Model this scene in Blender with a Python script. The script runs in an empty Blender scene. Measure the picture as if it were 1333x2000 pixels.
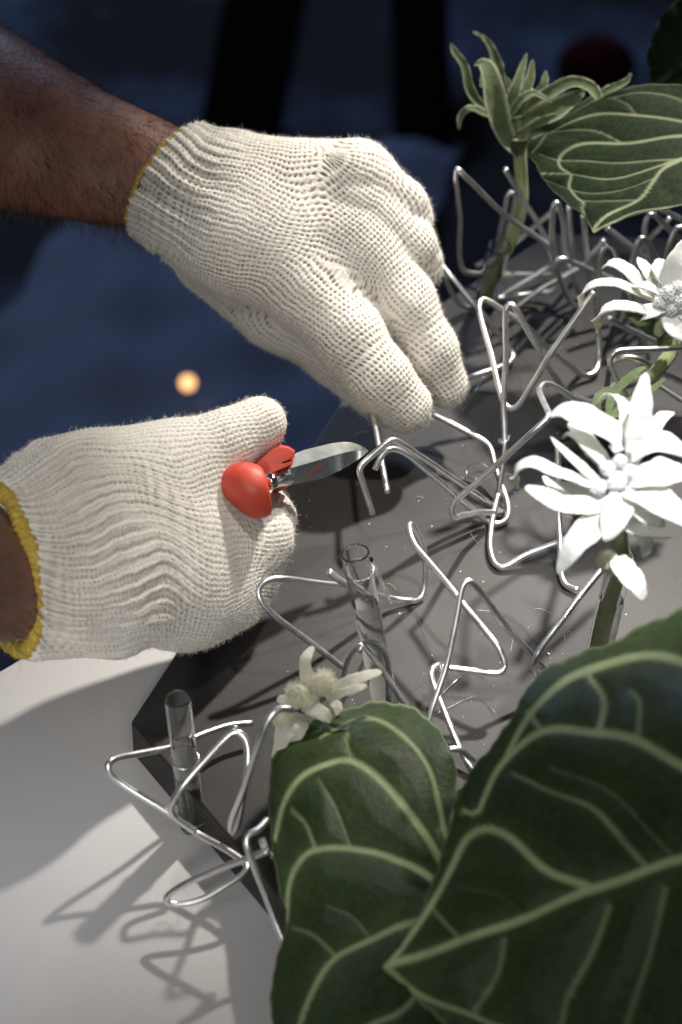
import bpy, bmesh, math, random
import numpy as np
from mathutils import Vector, Matrix

random.seed(7)
rng = np.random.default_rng(7)
scene = bpy.context.scene
COL = scene.collection

# ------------------------------------------------------------------ camera, light, exposure
PITCH = math.radians(38.0)
DIST = 1.39
FP = 5555.56                      # focal length in photograph pixels (100 mm on a 36 mm tall frame)
CAM = np.array([0.0, -DIST * math.cos(PITCH), DIST * math.sin(PITCH)])
FWD = np.array([0.0, math.cos(PITCH), -math.sin(PITCH)])
RGT = np.array([1.0, 0.0, 0.0])
UPV = np.array([0.0, math.sin(PITCH), math.cos(PITCH)])

cd = bpy.data.cameras.new('camera')
cam = bpy.data.objects.new('camera', cd)
COL.objects.link(cam)
cam.location = CAM
cam.rotation_euler = (math.pi / 2 - PITCH, 0, 0)
cd.sensor_fit = 'VERTICAL'
cd.sensor_height = 36.0
cd.sensor_width = 24.0
cd.lens = 100.0
cd.clip_start = 0.05
cd.clip_end = 60
cd.dof.use_dof = True
cd.dof.focus_distance = 1.305
cd.dof.aperture_fstop = 8.0
scene.camera = cam

world = bpy.data.worlds.new('World')
scene.world = world
world.use_nodes = True
bgn = world.node_tree.nodes['Background']
bgn.inputs[0].default_value = (0.50, 0.56, 0.70, 1)
bgn.inputs[1].default_value = 0.05

def aim(o, target):
    d = Vector(target) - o.location
    o.rotation_euler = d.to_track_quat('-Z', 'Y').to_euler()

def lamp(name, kind, loc, target, power, color, **kw):
    l = bpy.data.lights.new(name, kind)
    o = bpy.data.objects.new(name, l)
    COL.objects.link(o)
    o.location = loc
    aim(o, target)
    l.energy = power
    l.color = color
    for k, v in kw.items():
        setattr(l, k, v)
    return o

# the stage spot above and behind the display, a soft fill from the viewer's side, added fill spots, an added dim blue fill over the far floor
lamp('spot_key', 'SPOT', (0.62, 0.95, 1.42), (0.065, 0.025, 0.05), 245, (1.0, 0.945, 0.86),
     spot_size=math.radians(16.4), spot_blend=1.0, shadow_soft_size=0.042)
lamp('glove_fill_spot', 'SPOT', (0.42, -0.10, 1.68), (0.090, 0.015, 0.09), 92, (1.0, 0.965, 0.92),  # unseen spot added to brighten the gloves and flowers
     spot_size=math.radians(15.5), spot_blend=1.0, shadow_soft_size=0.05)
lamp('bloom_fill_spot', 'SPOT', (0.30, -0.62, 1.45), (0.113, -0.160, 0.146), 230, (1.0, 0.985, 0.97),  # narrow spot added only to overexpose the big white flower
     spot_size=math.radians(8.0), spot_blend=0.9, shadow_soft_size=0.03)
lamp('soft_fill', 'AREA', (-0.34, -1.12, 1.16), (-0.04, -0.05, 0.0), 3.7, (1.0, 0.98, 0.96), size=0.6)
lamp('table_fill_spot', 'SPOT', (-0.16, -1.20, 0.62), (-0.175, -0.20, 0.0), 34, (1.0, 0.985, 0.97),  # unseen low fill added to lift the glove's shadow on the table
     spot_size=math.radians(22), spot_blend=1.0, shadow_soft_size=0.10)
lamp('floor_fill', 'AREA', (-0.6, 3.2, 1.6), (-0.3, 2.0, -0.95), 23, (0.52, 0.67, 1.0), size=0.6)  # blue fill added to light the background, no such lamp in view

scene.view_settings.view_transform = 'Standard'
scene.view_settings.look = 'None'
scene.view_settings.exposure = 0.0
scene.view_settings.gamma = 1.0
scene.cycles.use_denoising = True
scene.cycles.max_bounces = 10
scene.cycles.transmission_bounces = 10
scene.cycles.transparent_max_bounces = 12
scene.cycles.sample_clamp_indirect = 4.0
scene.cycles.caustics_refractive = True

# ------------------------------------------------------------------ pixel <-> place
def ray(u, v):
    return FWD + RGT * ((u - 666.5) / FP) + UPV * ((1000.0 - v) / FP)

def P(u, v, z):
    """the point seen at photograph pixel (u, v) that stands z metres above the slab"""
    r = ray(u, v)
    return CAM + r * ((z - CAM[2]) / r[2])

def D(u, v, d):
    """the point seen at (u, v) at depth d"""
    return CAM + ray(u, v) * d

def DA(px, dep):
    dep = np.asarray(dep)[:, None]
    return CAM + dep * (FWD + RGT * ((px[:, 0:1] - 666.5) / FP) + UPV * ((1000.0 - px[:, 1:2]) / FP))

def above(u, v, base):
    """the point seen at (u, v) that lies in the same plane (y) as base"""
    r = ray(u, v)
    return CAM + r * ((base[1] - CAM[1]) / r[1])

# ------------------------------------------------------------------ object helpers
def tag(o, label=None, cat=None, group=None, kind=None):
    if label: o['label'] = label
    if cat: o['category'] = cat
    if group: o['group'] = group
    if kind: o['kind'] = kind
    return o

def empty(name, loc, label, cat, group=None):
    o = bpy.data.objects.new(name, None)
    COL.objects.link(o)
    o.location = loc
    o.empty_display_size = 0.01
    return tag(o, label, cat, group)

def mesh_obj(name, V, F, mat, parent=None, smooth=True):
    V = np.asarray(V, dtype=float)
    off = np.array(world_loc(parent)) if parent is not None else np.zeros(3)
    me = bpy.data.meshes.new(name)
    if isinstance(F, np.ndarray):
        me.vertices.add(len(V)); me.vertices.foreach_set('co', (V - off).ravel())
        k = F.shape[1]
        me.loops.add(F.size); me.loops.foreach_set('vertex_index', F.ravel().astype(np.int32))
        me.polygons.add(len(F)); me.polygons.foreach_set('loop_start', np.arange(0, F.size, k, dtype=np.int32))
        me.update(calc_edges=True)
    else:
        me.from_pydata((V - off).tolist(), [], F)
    if smooth:
        me.polygons.foreach_set('use_smooth', [True] * len(me.polygons))
    me.materials.append(mat)
    me.update()
    o = bpy.data.objects.new(name, me)
    COL.objects.link(o)
    if parent is not None:
        o.parent = parent
    return o

def world_loc(o):
    l = Vector(o.location)
    while o.parent is not None:
        o = o.parent
        l = l + Vector(o.location)
    return tuple(l)

def recalc(o):
    bm = bmesh.new()
    bm.from_mesh(o.data)
    bmesh.ops.recalc_face_normals(bm, faces=bm.faces)
    bm.to_mesh(o.data)
    bm.free()
    return o

# ------------------------------------------------------------------ materials
class NT:
    def __init__(self, name):
        self.m = bpy.data.materials.new(name)
        self.m.use_nodes = True
        self.t = self.m.node_tree
        self.b = self.t.nodes['Principled BSDF']
        self.out = self.t.nodes['Material Output']
    def n(self, typ, **kw):
        nd = self.t.nodes.new(typ)
        for k, v in kw.items():
            if k.startswith('i_'):
                nd.inputs[k[2:].replace('_', ' ')].default_value = v
            else:
                setattr(nd, k, v)
        return nd
    def l(self, a, b):
        self.t.links.new(a, b)
    def set(self, **kw):
        for k, v in kw.items():
            self.b.inputs[k.replace('_', ' ')].default_value = v
    def coord(self, which='Object'):
        return self.n('ShaderNodeTexCoord').outputs[which]
    def noise(self, scale, detail=3.0, rough=0.55, vec=None):
        nd = self.n('ShaderNodeTexNoise')
        nd.inputs['Scale'].default_value = scale
        nd.inputs['Detail'].default_value = detail
        nd.inputs['Roughness'].default_value = rough
        self.l(vec if vec is not None else self.coord(), nd.inputs['Vector'])
        return nd.outputs['Fac']
    def ramp(self, fac, stops):
        nd = self.n('ShaderNodeValToRGB')
        el = nd.color_ramp.elements
        while len(el) < len(stops):
            el.new(0.5)
        for e, (p, c) in zip(el, stops):
            e.position = p
            e.color = (*c, 1) if len(c) == 3 else c
        self.l(fac, nd.inputs['Fac'])
        return nd.outputs['Color']
    def mix(self, fac, a, b, mode='MIX'):
        nd = self.n('ShaderNodeMix', data_type='RGBA', blend_type=mode)
        for s, x in ((0, fac), (6, a), (7, b)):
            if hasattr(x, 'links'):
                self.l(x, nd.inputs[s])
            else:
                nd.inputs[s].default_value = x if s == 0 else (*x, 1)
        return nd.outputs[2]
    def math(self, op, a, b=None, c=None):
        nd = self.n('ShaderNodeMath', operation=op)
        for i, x in enumerate((a, b, c)):
            if x is None: continue
            if hasattr(x, 'links'): self.l(x, nd.inputs[i])
            else: nd.inputs[i].default_value = x
        return nd.outputs[0]
    def bump(self, h, strength, dist):
        nd = self.n('ShaderNodeBump')
        nd.inputs['Strength'].default_value = strength
        nd.inputs['Distance'].default_value = dist
        self.l(h, nd.inputs['Height'])
        self.l(nd.outputs[0], self.b.inputs['Normal'])
    def attr(self, name):
        return self.n('ShaderNodeAttribute', attribute_name=name)

def mat_plain(name, col, rough=0.5, metal=0.0, **kw):
    t = NT(name)
    t.set(Base_Color=(*col, 1), Roughness=rough, Metallic=metal)
    for k, v in kw.items():
        t.b.inputs[k.replace('_', ' ')].default_value = v
    return t.m

def mat_slab():
    t = NT('grey laminate')
    big = t.noise(9, 4)
    c = t.ramp(big, [(0.3, (0.024, 0.022, 0.0215)), (0.7, (0.031, 0.0285, 0.027))])
    sp = t.noise(900, 2)
    c2 = t.mix(t.ramp(sp, [(0.55, (0, 0, 0)), (0.72, (0.5, 0.5, 0.5))]), c, (0.060, 0.056, 0.053))
    t.l(c2, t.b.inputs['Base Color'])
    sm = t.noise(30, 5)
    mp = t.n('ShaderNodeMapping')
    mp.inputs['Rotation'].default_value = (0, 0, 0.7)
    mp.inputs['Scale'].default_value = (900, 14, 1)
    t.l(t.coord(), mp.inputs['Vector'])
    scr = t.noise(1.0, 2, 0.5, mp.outputs[0])
    scr = t.math('GREATER_THAN', scr, 0.71)
    t.l(t.math('ADD', t.math('MULTIPLY_ADD', sm, 0.22, 0.34), t.math('MULTIPLY', scr, 0.12)), t.b.inputs['Roughness'])
    t.b.inputs['Specular IOR Level'].default_value = 0.37
    t.bump(t.noise(700, 3), 0.05, 0.001)
    return t.m

def mat_table():
    t = NT('white table top')
    n = t.noise(7, 5)
    t.l(t.ramp(n, [(0.3, (0.47, 0.46, 0.45)), (0.7, (0.53, 0.518, 0.505))]), t.b.inputs['Base Color'])
    t.set(Roughness=0.42)
    t.bump(t.noise(420, 4), 0.12, 0.0012)
    return t.m

def mat_floor():
    t = NT('blue carpet')
    n = t.noise(2.6, 5, 0.62)
    c = t.ramp(n, [(0.47, (0.003, 0.004, 0.008)), (0.58, (0.030, 0.046, 0.088)), (0.72, (0.080, 0.115, 0.190))])
    t.l(c, t.b.inputs['Base Color'])
    t.set(Roughness=0.9)
    return t.m

def mat_wire():
    t = NT('aluminium wire')
    n = t.noise(160, 4, 0.6)
    t.l(t.ramp(n, [(0.3, (0.84, 0.84, 0.83)), (0.7, (0.96, 0.96, 0.95))]), t.b.inputs['Base Color'])
    t.set(Metallic=1.0)
    t.l(t.math('MULTIPLY_ADD', n, 0.24, 0.24), t.b.inputs['Roughness'])
    t.bump(t.noise(260, 3), 0.05, 0.0006)
    return t.m

def mat_glove():
    t = NT('cream knitted cotton')
    a = t.attr('knit')
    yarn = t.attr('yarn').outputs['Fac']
    big = t.noise(26, 5, 0.6)
    fine = t.noise(1500, 3, 0.7)
    c = t.ramp(big, [(0.30, (0.68, 0.635, 0.555)), (0.62, (0.79, 0.75, 0.675))])
    c = t.mix(t.ramp(fine, [(0.35, (0, 0, 0)), (0.65, (0.5, 0.5, 0.5))]), c, (0.86, 0.825, 0.76))
    dirt = t.noise(38, 6, 0.7)
    c = t.mix(t.ramp(dirt, [(0.56, (0, 0, 0)), (0.74, (0.55, 0.55, 0.55))]), c, (0.47, 0.43, 0.37))
    c = t.mix(yarn, (0.17, 0.14, 0.11), c)  # shade of the stitch gaps painted into the colour, beside the real relief
    t.l(c, t.b.inputs['Base Color'])
    t.set(Roughness=0.95)
    t.b.inputs['Sheen Weight'].default_value = 0.25
    t.b.inputs['Sheen Roughness'].default_value = 0.5
    t.b.inputs['Specular IOR Level'].default_value = 0.15
    h = t.math('ADD', t.noise(1100, 4, 0.7), t.math('MULTIPLY', t.noise(330, 3), 0.8))
    t.bump(h, 0.55, 0.0007)
    return t.m

def mat_yarn_yellow():
    t = NT('yellow overlock yarn')
    n = t.noise(500, 4, 0.7)
    t.l(t.ramp(n, [(0.3, (0.42, 0.27, 0.035)), (0.6, (0.62, 0.45, 0.08)), (0.75, (0.70, 0.60, 0.30))]), t.b.inputs['Base Color'])
    t.set(Roughness=0.95)
    t.bump(t.noise(700, 4, 0.7), 0.8, 0.0012)
    return t.m

def mat_skin():
    t = NT('skin')
    n = t.noise(45, 5, 0.6)
    c = t.ramp(n, [(0.3, (0.190, 0.080, 0.054)), (0.55, (0.255, 0.114, 0.077)), (0.75, (0.325, 0.156, 0.108))])
    t.l(c, t.b.inputs['Base Color'])
    t.set(Roughness=0.52)
    t.b.inputs['Subsurface Weight'].default_value = 0.12
    t.b.inputs['Subsurface Radius'].default_value = (0.006, 0.002, 0.001)
    t.b.inputs['Subsurface Scale'].default_value = 1.0
    v = t.n('ShaderNodeTexVoronoi')
    v.inputs['Scale'].default_value = 650
    t.l(t.coord(), v.inputs['Vector'])
    t.bump(t.math('ADD', v.outputs['Distance'], t.noise(200, 4)), 0.35, 0.0006)
    return t.m

def mat_leaf(name, dark, dark2, pale, rough=0.42, spec=0.22):
    t = NT(name)
    a = t.attr('vein')
    n = t.noise(30, 5, 0.6)
    mott = t.noise(170, 4, 0.65)
    base = t.ramp(n, [(0.3, dark), (0.72, dark2)])
    base = t.mix(t.ramp(mott, [(0.4, (0, 0, 0)), (0.8, (0.35, 0.35, 0.35))]), base, tuple(x * 1.5 for x in dark2))
    pv = t.ramp(t.noise(55, 4), [(0.3, tuple(x * 0.72 for x in pale)), (0.7, pale)])
    vo = t.n('ShaderNodeTexVoronoi', feature='DISTANCE_TO_EDGE')
    vo.inputs['Scale'].default_value = 210
    t.l(t.coord(), vo.inputs['Vector'])
    net = t.ramp(vo.outputs['Distance'], [(0.01, (0.07, 0.07, 0.07)), (0.10, (0, 0, 0))])
    base = t.mix(net, base, tuple(x * .5 for x in pale))
    c = t.mix(a.outputs['Fac'], base, pv)
    t.l(c, t.b.inputs['Base Color'])
    t.set(Roughness=rough)
    t.b.inputs['Specular IOR Level'].default_value = spec
    t.bump(t.math('ADD', t.math('ADD', t.noise(420, 4), t.noise(1200, 2)), t.math('MULTIPLY', t.math('MINIMUM', vo.outputs['Distance'], 0.15), 2.5)), 0.22, 0.0006)
    # thin leaf: part of the light passes through
    tr = t.n('ShaderNodeBsdfTranslucent')
    t.l(t.mix(0.5, c, (0.10, 0.22, 0.03)), tr.inputs['Color'])
    mx = t.n('ShaderNodeMixShader')
    mx.inputs[0].default_value = 0.12
    t.l(t.b.outputs[0], mx.inputs[1])
    t.l(tr.outputs[0], mx.inputs[2])
    t.l(mx.outputs[0], t.out.inputs['Surface'])
    return t.m

def mat_bract(name, c0, c1, under=None, trans=0.2):
    t = NT(name)
    n = t.noise(120, 4, 0.6)
    c = t.ramp(n, [(0.3, c0), (0.7, c1)])
    if under is not None:
        g = t.attr('side').outputs['Fac']
        c = t.mix(g, c, under)
    t.l(c, t.b.inputs['Base Color'])
    t.set(Roughness=0.9)
    t.b.inputs['Sheen Weight'].default_value = 0.3
    t.b.inputs['Specular IOR Level'].default_value = 0.2
    t.bump(t.math('ADD', t.noise(900, 4, 0.7), t.noise(260, 3)), 0.5, 0.0008)
    tr = t.n('ShaderNodeBsdfTranslucent')
    t.l(c, tr.inputs['Color'])
    mx = t.n('ShaderNodeMixShader')
    mx.inputs[0].default_value = trans
    t.l(t.b.outputs[0], mx.inputs[1])
    t.l(tr.outputs[0], mx.inputs[2])
    t.l(mx.outputs[0], t.out.inputs['Surface'])
    return t.m

def mat_clear(name, ior):
    t = NT(name)
    t.set(Base_Color=(0.99, 1.0, 0.995, 1), Roughness=0.0, IOR=ior)
    t.b.inputs['Transmission Weight'].default_value = 1.0
    return t.m

def mat_glass(): return mat_clear('clear glass', 1.46)
def mat_water(): return mat_clear('water', 1.13)

def mat_red():
    t = NT('red plastic')
    n = t.noise(60, 4)
    t.l(t.ramp(n, [(0.3, (0.53, 0.055, 0.030)), (0.7, (0.63, 0.080, 0.044))]), t.b.inputs['Base Color'])
    t.l(t.math('MULTIPLY_ADD', t.noise(150, 4), 0.2, 0.36), t.b.inputs['Roughness'])
    t.bump(t.noise(350, 3), 0.12, 0.0006)
    return t.m

def mat_blade():
    t = NT('polished steel')
    n = t.noise(90, 5, 0.65)
    t.l(t.ramp(n, [(0.3, (0.74, 0.77, 0.73)), (0.7, (0.90, 0.92, 0.89))]), t.b.inputs['Base Color'])
    t.set(Metallic=1.0)
    t.l(t.math('MULTIPLY_ADD', n, 0.18, 0.16), t.b.inputs['Roughness'])
    t.bump(t.noise(260, 4), 0.06, 0.0006)
    return t.m

M_SLAB, M_TABLE, M_FLOOR = mat_slab(), mat_table(), mat_floor()
M_WIRE, M_GLOVE, M_YEL, M_SKIN = mat_wire(), mat_glove(), mat_yarn_yellow(), mat_skin()
M_GLASS, M_WATER, M_RED, M_BLADE = mat_glass(), mat_water(), mat_red(), mat_blade()
M_CHROME = mat_plain('chromed collar', (0.80, 0.80, 0.82), 0.10, 1.0)
M_RUST = mat_plain('rust stain', (0.085, 0.028, 0.014), 0.85)
M_HAIR = mat_plain('dark arm hair', (0.022, 0.012, 0.008), 0.45)
M_FUZZ = mat_plain('loose cotton fibre', (0.78, 0.74, 0.66), 0.9)
M_BLACK = mat_plain('black cloth', (0.004, 0.004, 0.005), 0.95, 0.0, Specular_IOR_Level=0.05)
M_DUSK = mat_plain('blue cloth', (0.115, 0.150, 0.235), 0.9)
M_DRED = mat_plain('dark red cloth', (0.032, 0.004, 0.003), 0.95, 0.0, Specular_IOR_Level=0.1)
M_BIND = mat_plain('thin binding wire', (0.85, 0.85, 0.83), 0.22, 1.0)
M_LEAF = mat_leaf('dark velvet leaf', (0.017, 0.034, 0.012), (0.042, 0.070, 0.021), (0.56, 0.67, 0.34), 0.46)
M_LEAF2 = mat_leaf('glossy green leaf', (0.008, 0.015, 0.006), (0.015, 0.026, 0.010), (0.30, 0.33, 0.20), 0.6, 0.08)
M_WHITE = mat_bract('white felt bract', (0.88, 0.885, 0.89), (0.93, 0.935, 0.94), (0.58, 0.60, 0.44), 0.42)
M_GREEN = mat_bract('grey green felt bract', (0.085, 0.122, 0.048), (0.145, 0.190, 0.088), (0.40, 0.43, 0.30))
M_CREAM = mat_bract('cream petal', (0.78, 0.77, 0.64), (0.86, 0.85, 0.74), None, 0.3)
M_POLLEN = mat_bract('pale yellow floret', (0.84, 0.82, 0.62), (0.90, 0.885, 0.74), None, 0.35)
M_FLORET = mat_bract('grey white floret', (0.80, 0.82, 0.82), (0.90, 0.91, 0.90), None, 0.35)
M_STEM = mat_bract('pale green stem', (0.36, 0.43, 0.19), (0.52, 0.57, 0.33), None, 0.2)

# ------------------------------------------------------------------ tubes, bracts
def fillet(pts, r=0.006, seg=6):
    pts = [np.asarray(p, float) for p in pts]
    out = [pts[0]]
    for i in range(1, len(pts) - 1):
        p0, p1, p2 = pts[i - 1], pts[i], pts[i + 1]
        a, b = p0 - p1, p2 - p1
        la, lb = np.linalg.norm(a), np.linalg.norm(b)
        ra, rb = min(r, 0.48 * la), min(r, 0.48 * lb)
        s, e = p1 + a / la * ra, p1 + b / lb * rb
        for k in range(seg + 1):
            t = k / seg
            out.append((1 - t) ** 2 * s + 2 * t * (1 - t) * p1 + t * t * e)
    out.append(pts[-1])
    return np.array(out)

def resample(pts, step):
    seg = np.linalg.norm(np.diff(pts, axis=0), axis=1)
    s = np.concatenate([[0], np.cumsum(seg)])
    n = max(2, int(s[-1] / step))
    q = np.linspace(0, s[-1], n + 1)
    return np.stack([np.interp(q, s, pts[:, k]) for k in range(3)], 1)

def catmull(pts, n=8):
    pts = np.array([np.asarray(p, float) for p in pts])
    ext = np.vstack([2 * pts[0] - pts[1], pts, 2 * pts[-1] - pts[-2]])
    out = []
    for i in range(1, len(ext) - 2):
        p0, p1, p2, p3 = ext[i - 1], ext[i], ext[i + 1], ext[i + 2]
        for k in range(n):
            t = k / n
            out.append(0.5 * ((2 * p1) + (-p0 + p2) * t + (2 * p0 - 5 * p1 + 4 * p2 - p3) * t * t + (-p0 + 3 * p1 - 3 * p2 + p3) * t ** 3))
    out.append(pts[-1])
    return np.array(out)

def tube_geo(path, rad, sides=10, normal=None, flat=None, cap=True, closed=False, twist=0.0, cup=0.0):
    """sweep an ellipse along path; rad per point; flat = thickness ratio with the flat side facing normal"""
    path = np.asarray(path)
    n = len(path)
    rad = np.full(n, rad) if np.isscalar(rad) else np.asarray(rad)
    tan = np.gradient(path, axis=0) if not closed else (np.roll(path, -1, 0) - np.roll(path, 1, 0))
    tan /= np.linalg.norm(tan, axis=1)[:, None] + 1e-12
    V, F = [], []
    if normal is None:
        ref = np.array([0.3, 0.5, 0.8])
        nv = np.cross(tan[0], ref)
        nv /= np.linalg.norm(nv)
    prev = None
    for i in range(n):
        if normal is not None:
            nn = normal[i] if np.ndim(normal) == 2 else np.asarray(normal)
            s = np.cross(tan[i], nn)
            s /= np.linalg.norm(s) + 1e-12
            b = np.cross(s, tan[i])
            if twist:
                a = twist * i / (n - 1)
                s, b = s * math.cos(a) + b * math.sin(a), b * math.cos(a) - s * math.sin(a)
        else:
            s = nv - tan[i] * np.dot(nv, tan[i])
            s /= np.linalg.norm(s) + 1e-12
            nv = s
            b = np.cross(tan[i], s)
        fl = 1.0 if flat is None else flat
        for k in range(sides):
            a = 2 * math.pi * k / sides
            c = math.cos(a)
            V.append(path[i] + rad[i] * (c * s + fl * math.sin(a) * b + cup * c * c * b))
    m = n if closed else n - 1
    for i in range(m):
        j = (i + 1) % n
        for k in range(sides):
            k2 = (k + 1) % sides
            F.append((i * sides + k, i * sides + k2, j * sides + k2, j * sides + k))
    if cap and not closed:
        F.append(tuple(range(sides - 1, -1, -1)))
        F.append(tuple((n - 1) * sides + k for k in range(sides)))
    return np.array(V), F

def join(parts):
    V, F, o = [], [], 0
    for v, f in parts:
        V.append(np.asarray(v))
        F += [tuple(i + o for i in q) for q in f]
        o += len(v)
    return np.vstack(V), F

ICO = {}
def ico(center, r, sub=2, squash=(1, 1, 1), rough=0.0):
    if sub not in ICO:
        bm = bmesh.new()
        bmesh.ops.create_icosphere(bm, subdivisions=sub, radius=1.0)
        bm.verts.index_update()
        ICO[sub] = (np.array([v.co[:] for v in bm.verts]), [tuple(v.index for v in f.verts) for f in bm.faces])
        bm.free()
    V, F = ICO[sub]
    if rough:
        V = V * (1 + rough * rng.uniform(-1, 1, len(V)))[:, None]
    return V * r * np.array(squash) + np.asarray(center), F

def box_geo(c, ax, half):
    ax = [np.asarray(a, float) / np.linalg.norm(a) for a in ax]
    V = [np.asarray(c) + sx * half[0] * ax[0] + sy * half[1] * ax[1] + sz * half[2] * ax[2]
         for sx in (-1, 1) for sy in (-1, 1) for sz in (-1, 1)]
    return np.array(V), [(0, 1, 3, 2), (4, 6, 7, 5), (0, 4, 5, 1), (2, 3, 7, 6), (0, 2, 6, 4), (1, 5, 7, 3)]

def bevel(o, w, seg=3, angle=0.5):
    m = o.modifiers.new('bevel', 'BEVEL')
    m.width = w
    m.segments = seg
    m.limit_method = 'ANGLE'
    m.angle_limit = angle
    return o

# ------------------------------------------------------------------ the setting: slab, white table, floor
TZ = -0.020                                                     # white table top below the slab top
A = P(256, 1409, 0); B = P(742, 668, 0); C = P(1075, 455, 0)
dirf = P(483, 1677, 0) - A
E = A + dirf * 2.35
poly = [A, B, C, C + np.array([0.25, -0.02, 0]), E + np.array([0.30, 0.02, 0]), E]
V = [p for p in poly] + [p + np.array([0, 0, TZ]) for p in poly]
n = len(poly)
F = [tuple(range(n - 1, -1, -1)), tuple(range(n, 2 * n))] + [(i, (i + 1) % n, n + (i + 1) % n, n + i) for i in range(n)]
slab = recalc(mesh_obj('display_slab', V, F, M_SLAB, None, False))
bevel(slab, 0.0012, 3)
tag(slab, 'dark grey angular slab under the wires, lying on the white table', 'slab')

t1, t2 = P(0, 1308, TZ), P(46, 1281, TZ)
d = (t2 - t1) / np.linalg.norm(t2 - t1)
nrm = np.array([d[1], -d[0], 0.0])                               # towards the viewer
p0 = t1 - d * 0.5
p1 = t1 + d * 0.32
c1 = p0 + nrm * 1.2
c2 = p1 + np.array([0.55, -0.12, 0])
c3 = c2 + nrm * 0.95
poly = [p0, p1, c2, c3, c1]
V = [p for p in poly] + [p + np.array([0, 0, -0.03]) for p in poly]
n = len(poly)
F = [tuple(range(n - 1, -1, -1)), tuple(range(n, 2 * n))] + [(i, (i + 1) % n, n + (i + 1) % n, n + i) for i in range(n)]
table = recalc(mesh_obj('table_top', V, F, M_TABLE, None, False))
bevel(table, 0.002, 3)
tag(table, 'white table top under the grey slab, crossed by shadows of wires', 'table')

fl = mesh_obj('floor', [(-8, -4, -0.95), (8, -4, -0.95), (8, 12, -0.95), (-8, 12, -0.95)], [(0, 1, 2, 3)], M_FLOOR, None, False)
fl['kind'] = 'structure'

# blurred things standing on the floor far behind
def post(name, u0, v0, u1, v1, d0, wpx, mat, label, cat, depth=0.05):
    a, b = D(u0, v0, d0), None
    r = ray(u1, v1)
    b = CAM + r * d0
    ax = b - a
    L = np.linalg.norm(ax)
    side = np.cross(ax, FWD)
    w = wpx / FP * d0 / 2
    v, f = box_geo((a + b) / 2, (ax, side, np.cross(ax, side)), (L / 2, w, depth))
    return tag(bevel(recalc(mesh_obj(name, v, f, mat, None, False)), 0.01), label, cat)

post('black_post', 455, 330, 545, -140, 3.4, 150, M_BLACK, 'blurred black slanting post behind the upper glove', 'post')
post('black_post', 830, 420, 815, -140, 3.5, 110, M_BLACK, 'blurred black upright post left of the green flower', 'post')
post('blue_banner', 660, 330, 690, -140, 3.9, 200, M_DUSK, 'blurred grey blue cloth banner between two black posts', 'banner', 0.02)
post('blue_banner', 290, 190, 300, 30, 3.8, 230, M_DUSK, 'blurred grey blue cloth banner above the hairy forearm', 'banner', 0.02)
v, f = ico(D(1165, 128, 3.4), 0.044, 3, (1.1, 0.8, 0.85), 0.02)
tag(mesh_obj('red_cushion', v, f, M_DRED), 'blurred dark red round cushion behind the green flower', 'cushion')
bl = D(430, 700, 3.0)
xs, ys = np.meshgrid(np.linspace(-1, 1, 40), np.linspace(-1, 1, 40), indexing='ij')
zc = .012 * np.sin(xs * 9 + 2 * ys) + .010 * np.sin(ys * 13 - xs * 4) + .02
vv = np.stack([-.02 + xs * .22 + .08 * ys, bl[1] + .22 + ys * .34, -.945 + zc], -1).reshape(-1, 3)
vv[:, 0] += bl[0]
ff = [(i * 40 + j, i * 40 + 40 + j, i * 40 + 41 + j, i * 40 + j + 1) for i in range(39) for j in range(39)]
cl = mesh_obj('blue_cloth', vv, ff, M_DUSK)
cl.modifiers.new('solid', 'SOLIDIFY').thickness = .01
tag(cl, 'blurred crumpled blue cloth on the floor between the two gloves', 'cloth')
tg = NT('lit warm bulb')
tg.b.inputs['Emission Color'].default_value = (1.0, 0.50, 0.18, 1)
tg.b.inputs['Emission Strength'].default_value = 2.6
v, f = ico(P(367, 748, -.885), 0.0075, 3)
tag(mesh_obj('small_lamp', v, f, tg.m), 'small glowing amber lamp far behind, between the two gloves', 'lamp')

# ------------------------------------------------------------------ wires
WN = 0
def wire(pts, label, r=0.00152, bend=0.0055, name='bent_wire', parent=None, mat=None, wob=0.00016, mode='z'):
    global WN
    pp = [(P(*p) if mode == 'z' else D(*p)) for p in pts]
    path = resample(fillet(pp, bend), 0.0014)
    k = np.arange(len(path)) * 0.0014
    ph = rng.uniform(0, 6.28, (3, 3))
    for j in range(3):
        path[:, j] += wob * (np.sin(k * 95 + ph[j, 0]) + 0.6 * np.sin(k * 210 + ph[j, 1]))
    v, f = tube_geo(path, r, 10)
    o = mesh_obj(name, v, f, mat or M_WIRE, parent)
    if parent is None:
        tag(o, label, 'wire', 'bent aluminium wires on the slab')
    return o

def binding(u, v, z, ru=0.0024, label=None, axis=(0.4, 0.7, 0.5), turns=2, tail=True):
    """a few turns of thin wire tying two wires together"""
    c = P(u, v, z)
    ax = np.asarray(axis, float); ax /= np.linalg.norm(ax)
    s = np.cross(ax, (0, 0, 1)); s /= np.linalg.norm(s)
    b = np.cross(ax, s)
    T = np.linspace(0, turns * 2 * math.pi, turns * 18)
    path = np.array([c + ru * (math.cos(a) * s + math.sin(a) * b) + ax * (0.0009 * a / 6.28 - 0.0008) for a in T])
    if tail:
        e = path[-1]
        path = np.vstack([path, [e + 0.002 * b + 0.001 * ax, e + 0.004 * b + 0.0014 * s, e + 0.0062 * b]])
    v_, f_ = tube_geo(resample(path, 0.0006), 0.0003, 6)
    return tag(mesh_obj('binding_wire', v_, f_, M_BIND), label, 'wire', 'thin ties on the wires')

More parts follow.
